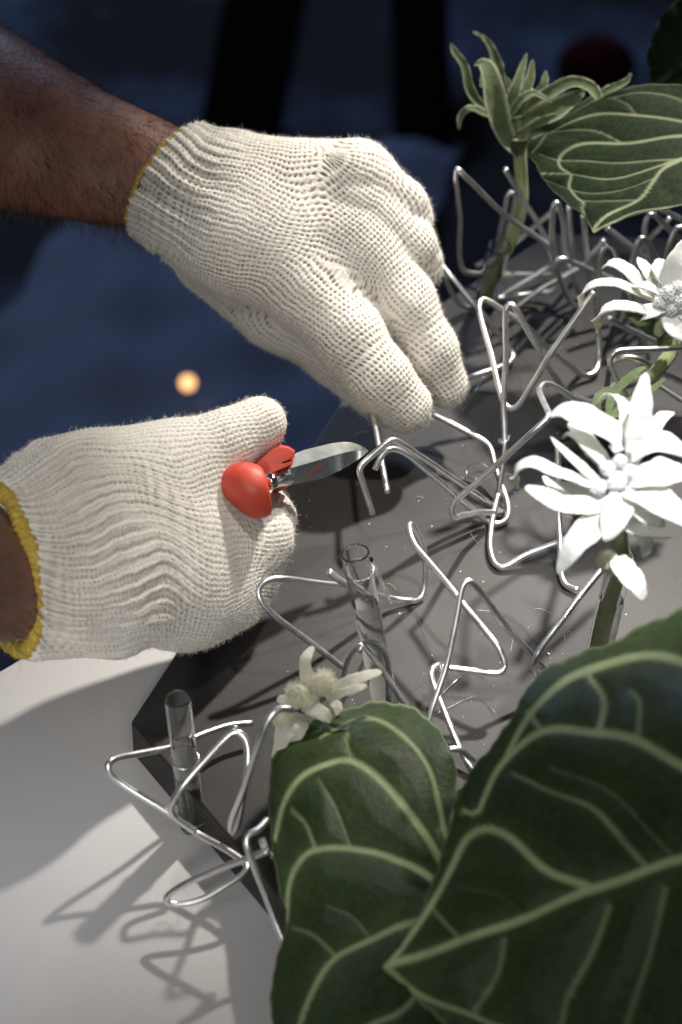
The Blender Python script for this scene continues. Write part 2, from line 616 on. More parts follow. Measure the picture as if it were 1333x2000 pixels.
# upper right cluster
wire([(965, 586, .002), (1083, 513, .022), (1073, 479, .042), (985, 420, .066), (905, 341, .098), (892, 325, .102), (889, 350, .096), (899, 425, .066), (897, 510, .034), (905, 532, .026), (970, 537, .016), (1076, 537, .003)],
     'tall triangular wire loop nearest the upper glove, at the left of the cluster')
wire([(988, 330, .094), (1015, 380, .072), (1077, 478, .032)], 'short straight bright rod crossing the green stem')
wire([(958, 540, .004), (974, 470, .045), (991, 379, .078), (1000, 374, .080), (1008, 379, .078), (984, 480, .030), (982, 540, .002)], 'narrow inverted U wire just left of the green stem')
wire([(970, 583, .004), (1040, 574, .004), (1082, 571, .006), (1088, 548, .012), (1078, 474, .045), (1080, 405, .070), (1090, 392, .074), (1100, 425, .062), (1104, 496, .030), (1131, 570, .004)], 'folded wire with its arch just under the leaf with the pointed tip')
wire([(1130, 600, .002), (1111, 585, .006), (1087, 528, .034), (1086, 508, .040), (1101, 505, .041), (1158, 528, .030), (1215, 553, .020)], 'wire bent like a hairpin pointing into the middle white flower')
wire([(1268, 700, .002), (1235, 590, .040), (1210, 515, .064), (1198, 484, .072), (1185, 477, .074), (1174, 490, .070), (1168, 545, .052), (1168, 640, .020), (1172, 700, .006), (1163, 730, .003), (1140, 735, .003), (1085, 695, .022),
      (1030, 637, .046), (960, 590, .060), (943, 583, .062), (934, 598, .062), (960, 695, .050), (982, 785, .040), (996, 801, .038), (1014, 795, .040), (1031, 767, .048), (1067, 702, .066), (1162, 570, .096)],
     'long zigzag wire with a V dropping to the middle of the slab')
wire([(970, 985, .001), (987, 880, .030), (984, 803, .044), (989, 695, .068), (987, 604, .090), (996, 592, .092), (1008, 604, .090), (1064, 702, .058), (1104, 767, .034), (1133, 804, .018)],
     'sharply folded wire with a narrow peak in the middle of the cluster')
wire([(850, 500, .050), (880, 540, .044), (933, 602, .030), (951, 622, .024), (988, 668, .010), (1004, 691, .004), (999, 707, .003), (973, 718, .004), (919, 739, .006), (890, 752, .008)], 'wire hooking back to the tip of the middle glove finger')
wire([(848, 503, .040), (872, 550, .026), (897, 596, .006), (922, 602, .002)], 'short bent wire end beside the little finger of the upper glove')
wire([(1140, 420, .060), (1146, 490, .034), (1153, 560, .002)], 'dull upright wire under the pointed leaf tip')
wire([(1110, 405, .058), (1117, 470, .034), (1122, 545, .002)], 'dull upright wire left of the pointed leaf tip')
wire([(1185, 446, .056), (1230, 478, .044), (1254, 500, .036), (1300, 520, .02)], 'dark wire running down right from the leaf tip', bend=.004)
wire([(1262, 520, .018), (1268, 512, .022), (1258, 452, .050), (1262, 425, .060), (1275, 415, .062), (1330, 470, .03)], 'hooked wire under the right part of the upper leaf')
wire([(1290, 408, .062), (1345, 436, .05), (1390, 470, .03)], 'wire at the right edge just below the upper leaf')
wire([(1310, 425, .050), (1255, 480, .026), (1225, 560, .002)], 'slanting dark wire behind the hooked wire')
wire([(930, 520, .010), (1000, 480, .024), (1090, 405, .050)], 'far straight wire leaning behind the green stem')
wire([(1400, 676, .082), (1216, 685, .088), (1199, 688, .088), (1188, 706, .084), (1205, 740, .068), (1232, 786, .048)], 'bright wire entering from the right edge above the big flower')
wire([(1180, 790, .010), (1190, 722, .052), (1205, 698, .062), (1241, 699, .062), (1290, 726, .048), (1345, 752, .034)], 'wire arching just under the bright wire from the right edge')
wire([(1187, 622, .036), (1240, 648, .026), (1290, 673, .016)], 'short straight wire below the middle white flower')
wire([(1205, 620, .004), (1228, 540, .034), (1246, 470, .056), (1258, 462, .058), (1290, 520, .030), (1330, 570, .010)], 'peaked wire behind the middle white flower')
wire([(1290, 560, .012), (1310, 470, .050), (1322, 440, .058), (1345, 450, .054), (1380, 540, .012)], 'arched wire at the right edge below the upper leaf')
wire([(1010, 600, .003), (1060, 560, .012), (1140, 520, .024), (1180, 470, .044)], 'slanting wire low behind the narrow peak of the cluster')
wire([(1120, 770, .003), (1168, 790, .004), (1200, 745, .012), (1260, 735, .018), (1345, 790, .006)], 'low wire behind the top bract of the big flower')
# centre
wire([(845, 809, .024), (944, 860, .018), (960, 875, .016), (968, 909, .012), (992, 985, .004), (993, 1012, .0025), (977, 1026, .002), (950, 1019, .003), (890, 966, .022), (800, 891, .050), (770, 875, .058), (750, 882, .058), (733, 916, .050)],
     'wire held under the index finger, looping back beside the plier jaws')
wire([(728, 1006, .034), (708, 938, .050), (701, 914, .056), (718, 897, .058), (755, 862, .064), (770, 857, .064), (800, 878, .056), (890, 936, .026), (974, 997, .0025)], 'bent wire with a free end hanging below the plier tip')
wire([(758, 961, .034), (742, 885, .044), (728, 815, .040), (716, 765, .024)], 'straight wire stub pinched by the upper glove')
wire([(981, 1000, .002), (930, 1001, .016), (889, 1011, .040), (883, 1000, .044), (890, 978, .049), (960, 918, .070), (1040, 845, .092), (1076, 815, .098), (1062, 785, .092), (1052, 762, .086), (1064, 747, .084), (1084, 754, .080), (1155, 803, .056)],
     'long slanting wire reaching up to the big white flower')
wire([(974, 965, .012), (960, 1020, .004), (956, 1062, .003), (964, 1101, .002), (982, 1112, .002), (1025, 1084, .006), (1075, 1066, .010), (1120, 1045, .016)], 'hook shaped dark wire lying on the slab below the cluster')
wire([(1090, 870, .050), (1093, 1017, .020), (1096, 1120, .004), (1104, 1145, .002), (1130, 1152, .003)], 'upright wire partly hidden by the left bracts of the big flower')
# around the middle tube
wire([(672, 1304, .006), (609, 1255, .018), (534, 1203, .034), (507, 1172, .042), (505, 1148, .046), (524, 1131, .048), (555, 1129, .046), (672, 1145, .028), (762, 1168, .006), (810, 1174, .002), (826, 1164, .002), (834, 1120, .012), (826, 1062, .030), (808, 1024, .044),
      (798, 1022, .046), (806, 1060, .042), (889, 1159, .040), (973, 1260, .030), (989, 1297, .024), (978, 1318, .022), (889, 1307, .024), (848, 1301, .026)],
     'wide looping wire on both sides of the middle glass tube')
wire([(836, 1414, .012), (876, 1292, .034), (902, 1148, .062), (914, 1131, .065), (929, 1142, .062), (992, 1228, .036), (1072, 1316, .010)], 'upturned V wire between the middle tube and the large leaf')
wire([(1181, 1103, .060), (1110, 1196, .052), (1046, 1282, .044), (1041, 1312, .034), (1060, 1330, .026)], 'straight wire slanting from the big flower to the large leaf')
wire([(858, 1298, .028), (842, 1306, .030), (846, 1330, .026), (866, 1380, .018), (902, 1473, .006), (925, 1512, .002)], 'wire running down into the notch between the two large leaves')
wire([(875, 1464, .018), (900, 1462, .017), (926, 1485, .010)], 'small bright wire end above the notch of the leaves')
wire([(671, 1330, .016), (678, 1294, .030), (696, 1262, .042), (706, 1250, .045), (740, 1302, .034), (798, 1386, .014)], 'thin arched wire in front of the middle glass tube', r=.0013)
wire([(702, 1275, .040), (711, 1255, .044), (724, 1248, .044), (741, 1256, .040), (753, 1284, .030), (757, 1372, .002)], 'small arched wire hugging the middle glass tube', r=.0012)
# lower left group
wire([(493, 1412, .010), (450, 1415, .012), (382, 1442, .016), (331, 1461, .020), (232, 1478, .030), (211, 1490, .032), (212, 1510, .028), (232, 1527, .024), (325, 1585, .012), (376, 1621, .004), (472, 1678, .003), (487, 1693, .003),
      (478, 1709, .002), (400, 1756, -.003), (342, 1767, -.004), (320, 1760, -.002), (332, 1744, .002), (382, 1717, .010), (450, 1690, .018), (524, 1660, .028)],
     'triangular wire loop around the lower left glass tube', bend=.007)
wire([(382, 1624, .006), (336, 1594, .014), (331, 1572, .020), (358, 1534, .030), (445, 1438, .044), (461, 1427, .046), (477, 1436, .044), (486, 1462, .040), (482, 1516, .030), (464, 1617, .008), (454, 1630, .005), (451, 1609, .010), (472, 1552, .028), (508, 1444, .058), (529, 1398, .068), (548, 1383, .070), (572, 1386, .068)],
     'double peaked wire right of the lower left glass tube', bend=.007)
wire([(570, 1870, -.010), (534, 1790, .004), (508, 1722, .018), (486, 1664, .032), (480, 1642, .036), (488, 1627, .038), (505, 1623, .038), (524, 1600, .038)], 'wire hook leaning against the left edge of the rear leaf')
binding(459, 1424, .045, 0.0030, 'tiny twisted tie on the peak right of the lower left tube')
binding(513, 1652, .028, 0.0030, 'tiny twisted tie at the left edge of the rear leaf', axis=(1, .3, .2), turns=3)
binding(862, 1309, .027, 0.0030, 'tiny twisted tie on the upturned V wire', axis=(1, .1, .1))
binding(984, 862, .034, 0.0026, 'tiny twisted tie under the V of the zigzag wire', axis=(0, .3, 1), turns=2)
binding(958, 536, .018, 0.0042, 'tiny twisted tie around the foot of the green stem', axis=(0.1, .4, 1), turns=2)

# glue strings and wire offcuts lying on the slab
def strand(pts, label, r=0.00012):
    pp = catmull([P(*p) for p in pts], 6)
    v_, f_ = tube_geo(pp, r, 5)
    tag(mesh_obj('glue_thread', v_, f_, M_BIND), label, 'thread', 'fine threads on the slab')
strand([(955, 912, .002), (935, 904, .004), (915, 912, .006), (913, 930, .004), (930, 938, .001), (929, 934, .001)], 'tiny curled offcut lying left of the folded wires', 0.0003)
strand([(963, 705, .002), (940, 745, .001), (905, 802, .001)], 'thin bright thread by the middle glove finger', 0.00018)
strand([(815, 1205, .001), (826, 1228, .001), (850, 1290, .004)], 'fine thread left of the upturned V wire')
strand([(800, 1355, .001), (830, 1335, .012), (845, 1318, .024)], 'fine thread from slab to the notch wire')
strand([(862, 1358, .002), (885, 1335, .001), (903, 1318, .001)], 'fine thread right of the notch wire', 0.0002)
strand([(850, 1396, .001), (930, 1360, .001), (968, 1392, .001)], 'loose curved thread on slab between leaves')
strand([(1000, 600, .001), (1020, 760, .001), (1062, 830, .001)], 'faint straight thread under the zigzag wire')
strand([(920, 1190, .001), (1000, 1205, .001), (1075, 1280, .001)], 'long faint thread across the slab')

parts = []
for _ in range(24):
    u_, v_ = rng.uniform(620, 1250), rng.uniform(560, 1480)
    if (v_ < 1500 - u_ * 1.0): continue
    a_ = P(u_, v_, .0003)
    th = rng.uniform(0, 6.28); L_ = rng.uniform(.002, .009); cv = rng.normal(0, .004)
    e_ = np.array([math.cos(th), math.sin(th), 0])
    q_ = np.array([-e_[1], e_[0], 0])
    pp = np.array([a_ + e_ * L_ * t + q_ * cv * t * t + np.array([0, 0, .0012 * math.sin(t * 3.1)]) for t in np.linspace(0, 1, 6)])
    parts.append(tube_geo(pp, .00007, 4))
for _ in range(160):
    u_, v_ = rng.uniform(560, 1300), rng.uniform(620, 1500)
    if (v_ < 1560 - u_ * 1.0): continue
    parts.append(ico(P(u_, v_, .0002), rng.uniform(.00012, .0004), 1, (1, 1, .6), .2))
for _ in range(70):
    u_, v_ = rng.uniform(30, 330), rng.uniform(1420, 1980)
    if u_ > 200 + (v_ - 1420) * .5: continue
    parts.append(ico(P(u_, v_, TZ + .0001), rng.uniform(.0001, .0003), 1, (1, 1, .6), .2))
v, f = join(parts)
tag(mesh_obj('dust_fibres', v, f, M_FUZZ, None, False), 'scattered pale dust and fibres on the slab and table', 'dust', None, 'stuff')

# ------------------------------------------------------------------ glass tubes
def glass_tube(base, top, r, label, level=None, clip=None, thick=0.0007):
    base, top = np.asarray(base), np.asarray(top)
    ax = top - base
    L = np.linalg.norm(ax)
    ax /= L
    root = empty('glass_tube', base, label, 'glass tube', 'glass tubes')
    s = np.cross(ax, (0, 1, 0)); s /= np.linalg.norm(s)
    b = np.cross(ax, s)
    N = 40
    prof = [(0.0, 0.0), (r * .7, 0.0), (r * .93, .0008), (r, .0022), (r, .0026), (r, .0034), (r, L - .0026), (r, L - .0020), (r, L - .0012), (r * 1.02, L - .0006), (r * 1.01, L), (r - thick * .6, L + .0001), (r - thick, L - .0006), (r - thick, L - .0014), (r - thick, L - .0022), (r - thick, .0044), (r - thick, .0036), (r - thick, .003), (r * .75, .0014), (r * .3, .0012), (0, .0012)]
    V_, F_ = [], []
    for (q, h) in prof:
        for k in range(N):
            a = 2 * math.pi * k / N
            V_.append(base + ax * h + q * (math.cos(a) * s + math.sin(a) * b))
    for i in range(len(prof) - 1):
        for k in range(N):
            k2 = (k + 1) % N
            F_.append((i * N + k, i * N + k2, (i + 1) * N + k2, (i + 1) * N + k))
    o = mesh_obj('wall', V_, F_, M_GLASS, root)
    bm = bmesh.new(); bm.from_mesh(o.data)
    bmesh.ops.remove_doubles(bm, verts=bm.verts, dist=1e-7)
    bmesh.ops.recalc_face_normals(bm, faces=bm.faces)
    bm.to_mesh(o.data); bm.free()
    if level:
        rw = r - thick * .9
        H = L * level
        prof = [(0, .0011), (rw * .95, .0016), (rw, .0034), (rw, .0042), (rw, .0052), (rw, H - .0012), (rw, H - .0005), (rw, H), (rw * .97, H), (rw * .9, H), (rw * .6, H), (rw * .3, H), (0, H)]
        V_, F_ = [], []
        for (q, h) in prof:
            for k in range(N):
                a = 2 * math.pi * k / N
                V_.append(base + ax * h + q * (math.cos(a) * s + math.sin(a) * b))
        for i in range(len(prof) - 1):
            for k in range(N):
                k2 = (k + 1) % N
                F_.append((i * N + k, i * N + k2, (i + 1) * N + k2, (i + 1) * N + k))
        w = mesh_obj('water', V_, F_, M_WATER, root)
        bm = bmesh.new(); bm.from_mesh(w.data)
        bmesh.ops.remove_doubles(bm, verts=bm.verts, dist=1e-7)
        bmesh.ops.recalc_face_normals(bm, faces=bm.faces)
        bm.to_mesh(w.data); bm.free()
    for h in (clip or []):
        T = np.linspace(0, 2 * math.pi, 40, endpoint=False)
        path = np.array([base + ax * (L * h + .0012 * math.cos(a + 1)) + (r + .0005) * (math.cos(a) * s + math.sin(a) * b) for a in T])
        v_, f_ = tube_geo(path, .00035, 6, closed=True)
        mesh_obj('clip_ring', v_, f_, M_BIND, root)
    return root

b1 = P(378, 1618, TZ)
glass_tube(b1, above(347, 1364, b1), 0.0056, 'upright glass tube with water standing at the lower left', 0.66, [0.55, 0.10])
b2 = P(757, 1392, 0.0)
tp2 = above(694, 1080, b2)
glass_tube(b2, tp2, 0.0060, 'leaning glass tube in the middle, above the rear leaf', 0.70, [0.90])
b3 = P(1165, 1300, 0.0)
tp3 = above(1216, 1085, b3)
glass_tube(b3, tp3, 0.0060, 'glass tube holding the stem of the big white flower', 0.62, [0.93])
b4 = P(948, 592, 0.0)
tp4 = P(975, 480, 0.046)
glass_tube(b4, tp4, 0.0062, 'glass tube holding the stem of the green flower', 0.6)
# glass rod beside the middle tube
v, f = tube_geo(resample(np.array([tp2 + np.array([.0068, .001, -.004]), P(763, 1176, .010) ]), .004), 0.0009, 8)
tag(mesh_obj('glass_rod', v, f, M_GLASS), 'thin clear rod leaning on the middle glass tube', 'rod')
wire([(640, 1115, .052), (672, 1140, .046), (712, 1152, .038)], 'short flat wire end poking out left of the middle tube', r=.0017)

bpy.data.objects['spot_key'].data.cycles.is_caustics_light = True
for o_ in bpy.data.objects:
    if o_.name.startswith(('wall', 'water')): o_.cycles.is_caustics_caster = True
for o_ in (slab, table): o_.cycles.is_caustics_receiver = True

# ------------------------------------------------------------------ leaves
def seg_dist(p, a, b):
    ab = b - a
    t = np.clip(((p - a) @ ab) / (ab @ ab + 1e-9), 0, 1)
    return np.linalg.norm(p - (a + t[:, None] * ab), axis=1), t

def leaf(outline, center, depth_fn, veins, mat, label, rings=70, per=6, petiole=None, edge=1.0, wave=1.0, halo=.12):
    """outline/veins in photograph pixels, depth_fn(px, py) -> depth; the sheet is built at its real distance"""
    oc = np.array([(x, y, 0) for x, y in outline] + [(*outline[0], 0)], float)
    oc = catmull(oc, per)[:-1][:, :2]
    k = np.arange(len(oc))
    jit = 1 + 0.006 * np.sin(k * 0.55) + 0.004 * np.sin(k * 1.31 + 1)
    c = np.array(center, float)
    oc = c + (oc - c) * jit[:, None]
    N = len(oc)
    R = np.linspace(0, 1, rings + 1)[1:] ** 0.8
    px = np.vstack([[c]] + [c + (oc - c) * r for r in R])
    vein = np.zeros(len(px)); relief = np.zeros(len(px))
    dmin = np.full(len(px), 1e9)
    warp = 2.0 * np.stack([np.sin(px[:, 1] * .031 + px[:, 0] * .011), np.sin(px[:, 0] * .037 + px[:, 1] * .013)], 1)
    for pts, w0, w1, inten in veins:
        w0, w1 = w0 * .95, w1 * .72
        q = catmull([(x, y, 0) for x, y in pts], 5)[:, :2]
        m = len(q) - 1
        best = np.full(len(px), 1e9); wl = np.full(len(px), w0, float)
        for i in range(m):
            dd, t = seg_dist(px + warp, q[i], q[i + 1])
            upd = dd < best
            best = np.where(upd, dd, best)
            wl = np.where(upd, w0 + (w1 - w0) * (i + t) / m, wl)
        x = np.clip((best - wl * .5) / (wl * .75), 0, 1)
        vein = np.maximum(vein, inten * (1 - x * x * (3 - 2 * x)) + halo * inten * np.exp(-best / (wl * 3)))
        relief = np.maximum(relief, np.exp(-(best / (wl * 1.2)) ** 2))
        dmin = np.minimum(dmin, best)
    rim = np.concatenate([[0], np.repeat(R, N)])
    vein = np.maximum(vein, edge * 0.45 * np.clip((rim - 0.985) / 0.015, 0, 1))
    quilt = np.clip(dmin / 60.0, 0, 1) ** 0.8
    dep = np.array([depth_fn(x, y) for x, y in px])
    dep = dep - 0.0042 * wave * quilt + 0.0004 * relief + 0.0012 * wave * np.sin(px[:, 0] * .02) * np.sin(px[:, 1] * .017)
    ang = np.concatenate([[0], np.tile(np.arange(N), len(R))])
    dep = dep + 0.003 * wave * rim ** 4 * np.sin(ang * 2 * math.pi * 9 / N)
    W = DA(px, dep)
    F_ = [(0, 1 + i, 1 + (i + 1) % N) for i in range(N)]
    for r in range(rings - 1):
        o = 1 + r * N
        for i in range(N):
            j = (i + 1) % N
            F_.append((o + i, o + N + i, o + N + j, o + j))
    root = empty('large_leaf', W[0], label, 'leaf', 'large veined leaves')
    o = mesh_obj('blade', W, F_, mat, root)
    a = o.data.attributes.new('vein', 'FLOAT', 'POINT')
    a.data.foreach_set('value', np.clip(vein, 0, 1))
    md = o.modifiers.new('solid', 'SOLIDIFY')
    md.thickness = 0.0006
    if petiole:
        v_, f_ = tube_geo(catmull([np.asarray(q) for q in petiole], 8), 0.0022, 10)
        mesh_obj('petiole', v_, f_, M_STEM, root)
    return root

def zz(pts): return [(500 + .625 * x, 1200 + .625 * y) for x, y in pts]
# front leaf (lower right)
L1_out = [(750, 1890), (790, 1838), (822, 1778), (850, 1710), (872, 1640), (893, 1560), (925, 1500), (975, 1440), (1010, 1385), (1045, 1325), (1105, 1288), (1190, 1258), (1280, 1212), (1370, 1180), (1480, 1190), (1580, 1270), (1640, 1400), (1640, 1560), (1570, 1660), (1590, 1780),
          (1560, 1920), (1470, 2040), (1330, 2110), (1180, 2110), (1040, 2080), (920, 2040), (850, 1985), (800, 1935)]
L1_v = [([(752, 1888), (870, 1850), (1000, 1803), (1160, 1738), (1333, 1680), (1560, 1640)], 9, 15, .95),
        ([(1160, 1738), (1080, 1705), (1000, 1642), (950, 1620), (910, 1640), (880, 1700), (850, 1760), (800, 1835), (765, 1880)], 11, 8, .9),
        ([(1560, 1640), (1440, 1560), (1333, 1497), (1250, 1450), (1160, 1430), (1060, 1432), (985, 1490), (950, 1555), (935, 1585), (905, 1585)], 14, 6, .95),
        ([(1560, 1620), (1480, 1450), (1400, 1330), (1333, 1295), (1240, 1285), (1130, 1320), (1060, 1370), (1020, 1420), (985, 1490)], 13, 9, .8),
        ([(1270, 1700), (1200, 1620), (1140, 1570), (1060, 1540), (1000, 1510)], 9, 4, .5),
        ([(1172, 1430), (1180, 1370), (1150, 1320)], 9, 8, .75),
        ([(1060, 1432), (1030, 1390)], 7, 6, .6),
        ([(1250, 1440), (1250, 1375), (1230, 1350)], 8, 5, .5),
        ([(1320, 1680), (1240, 1590), (1160, 1530), (1080, 1500)], 6, 3, .22),
        ([(900, 1838), (870, 1800), (850, 1775)], 6, 5, .45),
        ([(1030, 1795), (985, 1755), (900, 1735)], 4, 3, .16),
        ([(1190, 1770), (1160, 1860), (1110, 1950), (1080, 2040)], 9, 7, .42),
        ([(1300, 1740), (1280, 1840), (1240, 1950), (1210, 2060)], 9, 7, .30),
        ([(985, 1835), (975, 1900), (940, 1960), (925, 1985)], 8, 6, .36),
        ([(755, 1892), (810, 1935), (870, 1965), (930, 1985), (1050, 2035)], 9, 7, .62)]
def L1_d(x, y):
    a = (x - 750) / 600.0
    return 1.105 - 0.055 * a - 0.030 * (y - 1700) / 400 + 0.030 * max(0, (1450 - y) / 250.0) ** 1.6 + 0.018 * ((y - (1890 - .38 * (x - 750))) / 300) ** 2 * .6
leaf(L1_out, (1160, 1700), L1_d, L1_v, M_LEAF, 'large dark green leaf filling the lower right corner, tip pointing left',
     petiole=[D(1560, 1640, L1_d(1560, 1640) + .004), D(1570, 1680, 1.05), D(1540, 1900, 1.09), D(1500, 2150, 1.16)], wave=.5, rings=120, per=10)
# rear leaf (bottom centre)
L2_out = [(548, 2090), (532, 1990), (535, 1905), (556, 1830), (562, 1785), (548, 1740), (534, 1660), (527, 1580), (531, 1500), (556, 1448), (612, 1408), (680, 1384), (750, 1372), (812, 1388), (858, 1428), (886, 1485), (893, 1545), (880, 1610), (900, 1680), (960, 1660), (1040, 1640), (1120, 1700),
          (1130, 1850), (1060, 2000), (940, 2100), (800, 2160), (650, 2150)]
L2_v = [([(900, 1760), (868, 1700), (815, 1610), (760, 1540), (690, 1490), (640, 1492), (590, 1518), (555, 1570), (540, 1640)], 11, 6, .85),
        ([(900, 1765), (838, 1715), (780, 1685), (720, 1662), (622, 1662), (585, 1690), (566, 1735), (560, 1800)], 10, 6, .8),
        ([(890, 1780), (800, 1805), (740, 1832), (660, 1868), (620, 1920), (590, 1990), (580, 2060)], 9, 7, .65),
        ([(880, 1690), (862, 1590), (840, 1510), (800, 1450), (745, 1412), (690, 1410), (630, 1440)], 8, 4, .5),
        ([(690, 1490), (680, 1455), (682, 1415)], 6, 5, .42),
        ([(622, 1662), (600, 1610), (570, 1580)], 6, 5, .42),
        ([(685, 1650), (660, 1590), (620, 1520)], 5, 4, .28),
        ([(660, 1868), (620, 1832), (575, 1815)], 6, 5, .32),
        ([(720, 1825), (690, 1790), (640, 1770)], 5, 3, .22),
        ([(900, 1800), (800, 1960), (720, 2010), (680, 2080)], 9, 7, .5)]
def L2_d(x, y):
    return 1.195 - 0.085 * (y - 1450) / 500 + 0.022 * (max(0, 640 - x) / 110) ** 1.7 + 0.020 * (max(0, 1480 - y) / 110) ** 1.7 + .02 * max(0, (x - 780) / 300)
leaf(L2_out, (770, 1760), L2_d, L2_v, M_LEAF, 'dark green heart shaped leaf at the bottom, behind the larger front leaf',
     petiole=[D(905, 1760, L2_d(905, 1760) + .003), D(930, 1800, 1.22), D(960, 1900, 1.17), D(980, 2150, 1.13)], wave=.5, rings=100, per=10)
# upper leaf
def z4(pts): return [(833 + .375 * x, .375 * y) for x, y in pts]
U1_out = [(1161, 457), (1143, 424), (1110, 401), (1086, 378), (1064, 355), (1050, 328), (1033, 303), (1030, 278), (1036, 258), (1062, 246), (1110, 226), (1165, 196), (1208, 177), (1250, 168), (1333, 166), (1430, 172), (1500, 210), (1520, 280), (1480, 340), (1420, 378), (1333, 402), (1245, 421), (1193, 440)]
U1_v = [(z4([(870, 1205), (950, 1120), (1110, 1050), (1180, 960), (1230, 890), (1333, 830), (1500, 740), (1700, 700)]), 3.6, 6, .95),
        (z4([(870, 1210), (1000, 1150), (1100, 1112), (1333, 1068), (1500, 1000)]), 3.5, 3, .8),
        (z4([(1700, 690), (1333, 640), (1120, 600), (940, 596), (760, 640), (650, 690)]), 4, 2.4, .8),
        (z4([(1010, 735), (900, 692), (740, 682), (640, 690)]), 2.5, 2, .55),
        (z4([(1700, 700), (1333, 714), (1100, 741), (850, 752), (740, 788), (695, 840), (706, 885), (752, 918), (742, 980), (780, 1030), (822, 1060), (815, 1090), (870, 1190)]), 4, 3.6, .85),
        (z4([(1600, 760), (1333, 830), (1090, 846), (850, 845), (700, 842), (600, 800)]), 3, 2, .6),
        (z4([(1400, 800), (1150, 892), (950, 931), (750, 915), (600, 905)]), 3, 1.8, .85),
        (z4([(1200, 930), (1100, 970), (960, 1000), (780, 1003), (620, 940)]), 2.2, 1.6, .55),
        (z4([(1110, 1050), (980, 1046), (822, 1048)]), 2.2, 1.8, .6),
        (z4([(1215, 955), (1260, 1010), (1320, 1060)]), 2, 1.2, .45),
        (z4([(1095, 590), (1050, 540), (960, 510)]), 2.2, 1.8, .4),
        (z4([(1400, 560), (1250, 500), (1100, 480), (950, 520)]), 3, 2, .5),
        (z4([(560, 720), (620, 690)]), 2, 2, .5), (z4([(560, 790), (600, 745), (640, 690)]), 2, 2, .6)]
def U1_d(x, y):
    return 1.475 - 0.05 * (x - 1030) / 400 - 0.06 * (y - 170) / 280 + .012 * ((x - 1200) / 200) ** 2
leaf(U1_out, (1240, 300), U1_d, U1_v, M_LEAF2, 'grey green leaf with pale veins at the upper right, tip pointing down', rings=90, per=8,
     petiole=[D(1500, 270, 1.44), D(1530, 330, 1.45), D(1540, 450, 1.47), D(1540, 560, 1.47)], wave=.45, halo=.03)
U2_out = [(1274, 172), (1268, 140), (1263, 108), (1272, 80), (1284, 48), (1302, 20), (1335, -2), (1400, -20), (1480, 0), (1520, 80), (1480, 170), (1380, 200)]
leaf(U2_out, (1370, 90), lambda x, y: 1.56 - .02 * (x - 1270) / 200, [([(1274, 172), (1350, 120), (1500, 60)], 3, 4, .4)], M_LEAF2,
     'dark leaf cut by the top right corner', rings=40, petiole=[D(1480, 100, 1.55), D(1510, 250, 1.56), D(1530, 560, 1.56)])

# ------------------------------------------------------------------ flowers
VN = -FWD * .8 + np.array([0, 0, .6])
VN /= np.linalg.norm(VN)
def bract(pts, w, mat, parent, name='bract', base=.55, tip=.12, flat=.30, peak=.4, normal=None, cup=0.25, rim=0.0, twist=0.0):
    path = catmull([D(*p) for p in pts], 9)
    n_ = len(path)
    t = np.linspace(0, 1, n_)
    prof = np.where(t < peak, base + (1 - base) * np.sin(t / peak * math.pi / 2), tip + (1 - tip) * np.cos((t - peak) / (1 - peak) * math.pi / 2) ** .75)
    prof[-1] *= .5
    dm = np.mean([p[2] for p in pts])
    rad = prof * w * 1.15 / 2 / FP * dm
    rad *= 1 + .05 * np.sin(t * 17 + rng.uniform(0, 6))
    nv = VN if normal is None else np.asarray(normal)
    v_, f_ = tube_geo(path, rad, 14, normal=nv, flat=flat, cup=cup, twist=twist)
    # felt irregularities
    v_ = v_ + rng.normal(0, .00012, v_.shape)
    o = mesh_obj(name, v_, f_, mat, parent)
    sd = np.array([1.0 if math.sin(2 * math.pi * k / 14) < -0.05 else (rim if abs(math.cos(2 * math.pi * k / 14)) > .85 else 0.0) for k in range(14)] * n_)
    a = o.data.attributes.new('side', 'FLOAT', 'POINT')
    a.data.foreach_set('value', sd)
    return o

def hairs(name, pts, nrm, length, width, mat, parent, bend=.5, dirv=None, jitter=.6, segs=1):
    """loose fibres: one thin tapering ribbon each, joined into one part"""
    pts, nrm = np.asarray(pts), np.asarray(nrm)
    m = len(pts)
    def un(a): return a / (np.linalg.norm(a, axis=1)[:, None] + 1e-12)
    d_ = nrm + jitter * rng.normal(size=(m, 3))
    if dirv is not None:
        d_ = d_ * .55 + np.asarray(dirv)
    d_ = un(d_)
    L = length * rng.uniform(.4, 1.3, (m, 1))
    s = un(np.cross(d_, FWD + .3 * rng.normal(size=(m, 3))))
    cb = bend * rng.normal(size=(m, 3))
    rows = []
    for k in range(segs + 1):
        t = k / segs
        q = pts + d_ * L * t + cb * L * t * t * .5
        wv = width * (1 - .75 * t)
        rows += [q - s * wv / 2, q + s * wv / 2]
    V_ = np.stack(rows, 1).reshape(-1, 3)
    o = np.arange(m)[:, None] * (2 * segs + 2)
    F_ = np.concatenate([o + np.array([[2 * k, 2 * k + 1, 2 * k + 3, 2 * k + 2]]) for k in range(segs)], 0)
    ob = mesh_obj(name, V_, F_, mat, parent, False)
    ob['kind'] = 'stuff'
    return ob

def floret(c, r, mat, parent, spikes=90, name='floret_head', squash=1.0, fluff=0):
    parts = [ico(c, r * .8, 3, (1, 1, squash), .05)]
    for _ in range(spikes):
        dv = rng.normal(size=3); dv /= np.linalg.norm(dv)
        if dv @ FWD > .5: continue
        p = c + dv * r * np.array([.78, .78, .78 * squash])
        parts.append(ico(p, r * rng.uniform(.10, .17), 1))
    v_, f_ = join(parts)
    ob = mesh_obj(name, v_, f_, mat, parent)
    if fluff:
        dv = rng.normal(size=(fluff, 3)); dv /= np.linalg.norm(dv, axis=1)[:, None]
        hairs('stamen', c + dv * r * .8, dv, r * .38, r * .05, mat, ob, .3, None, .25, 2)
    return ob

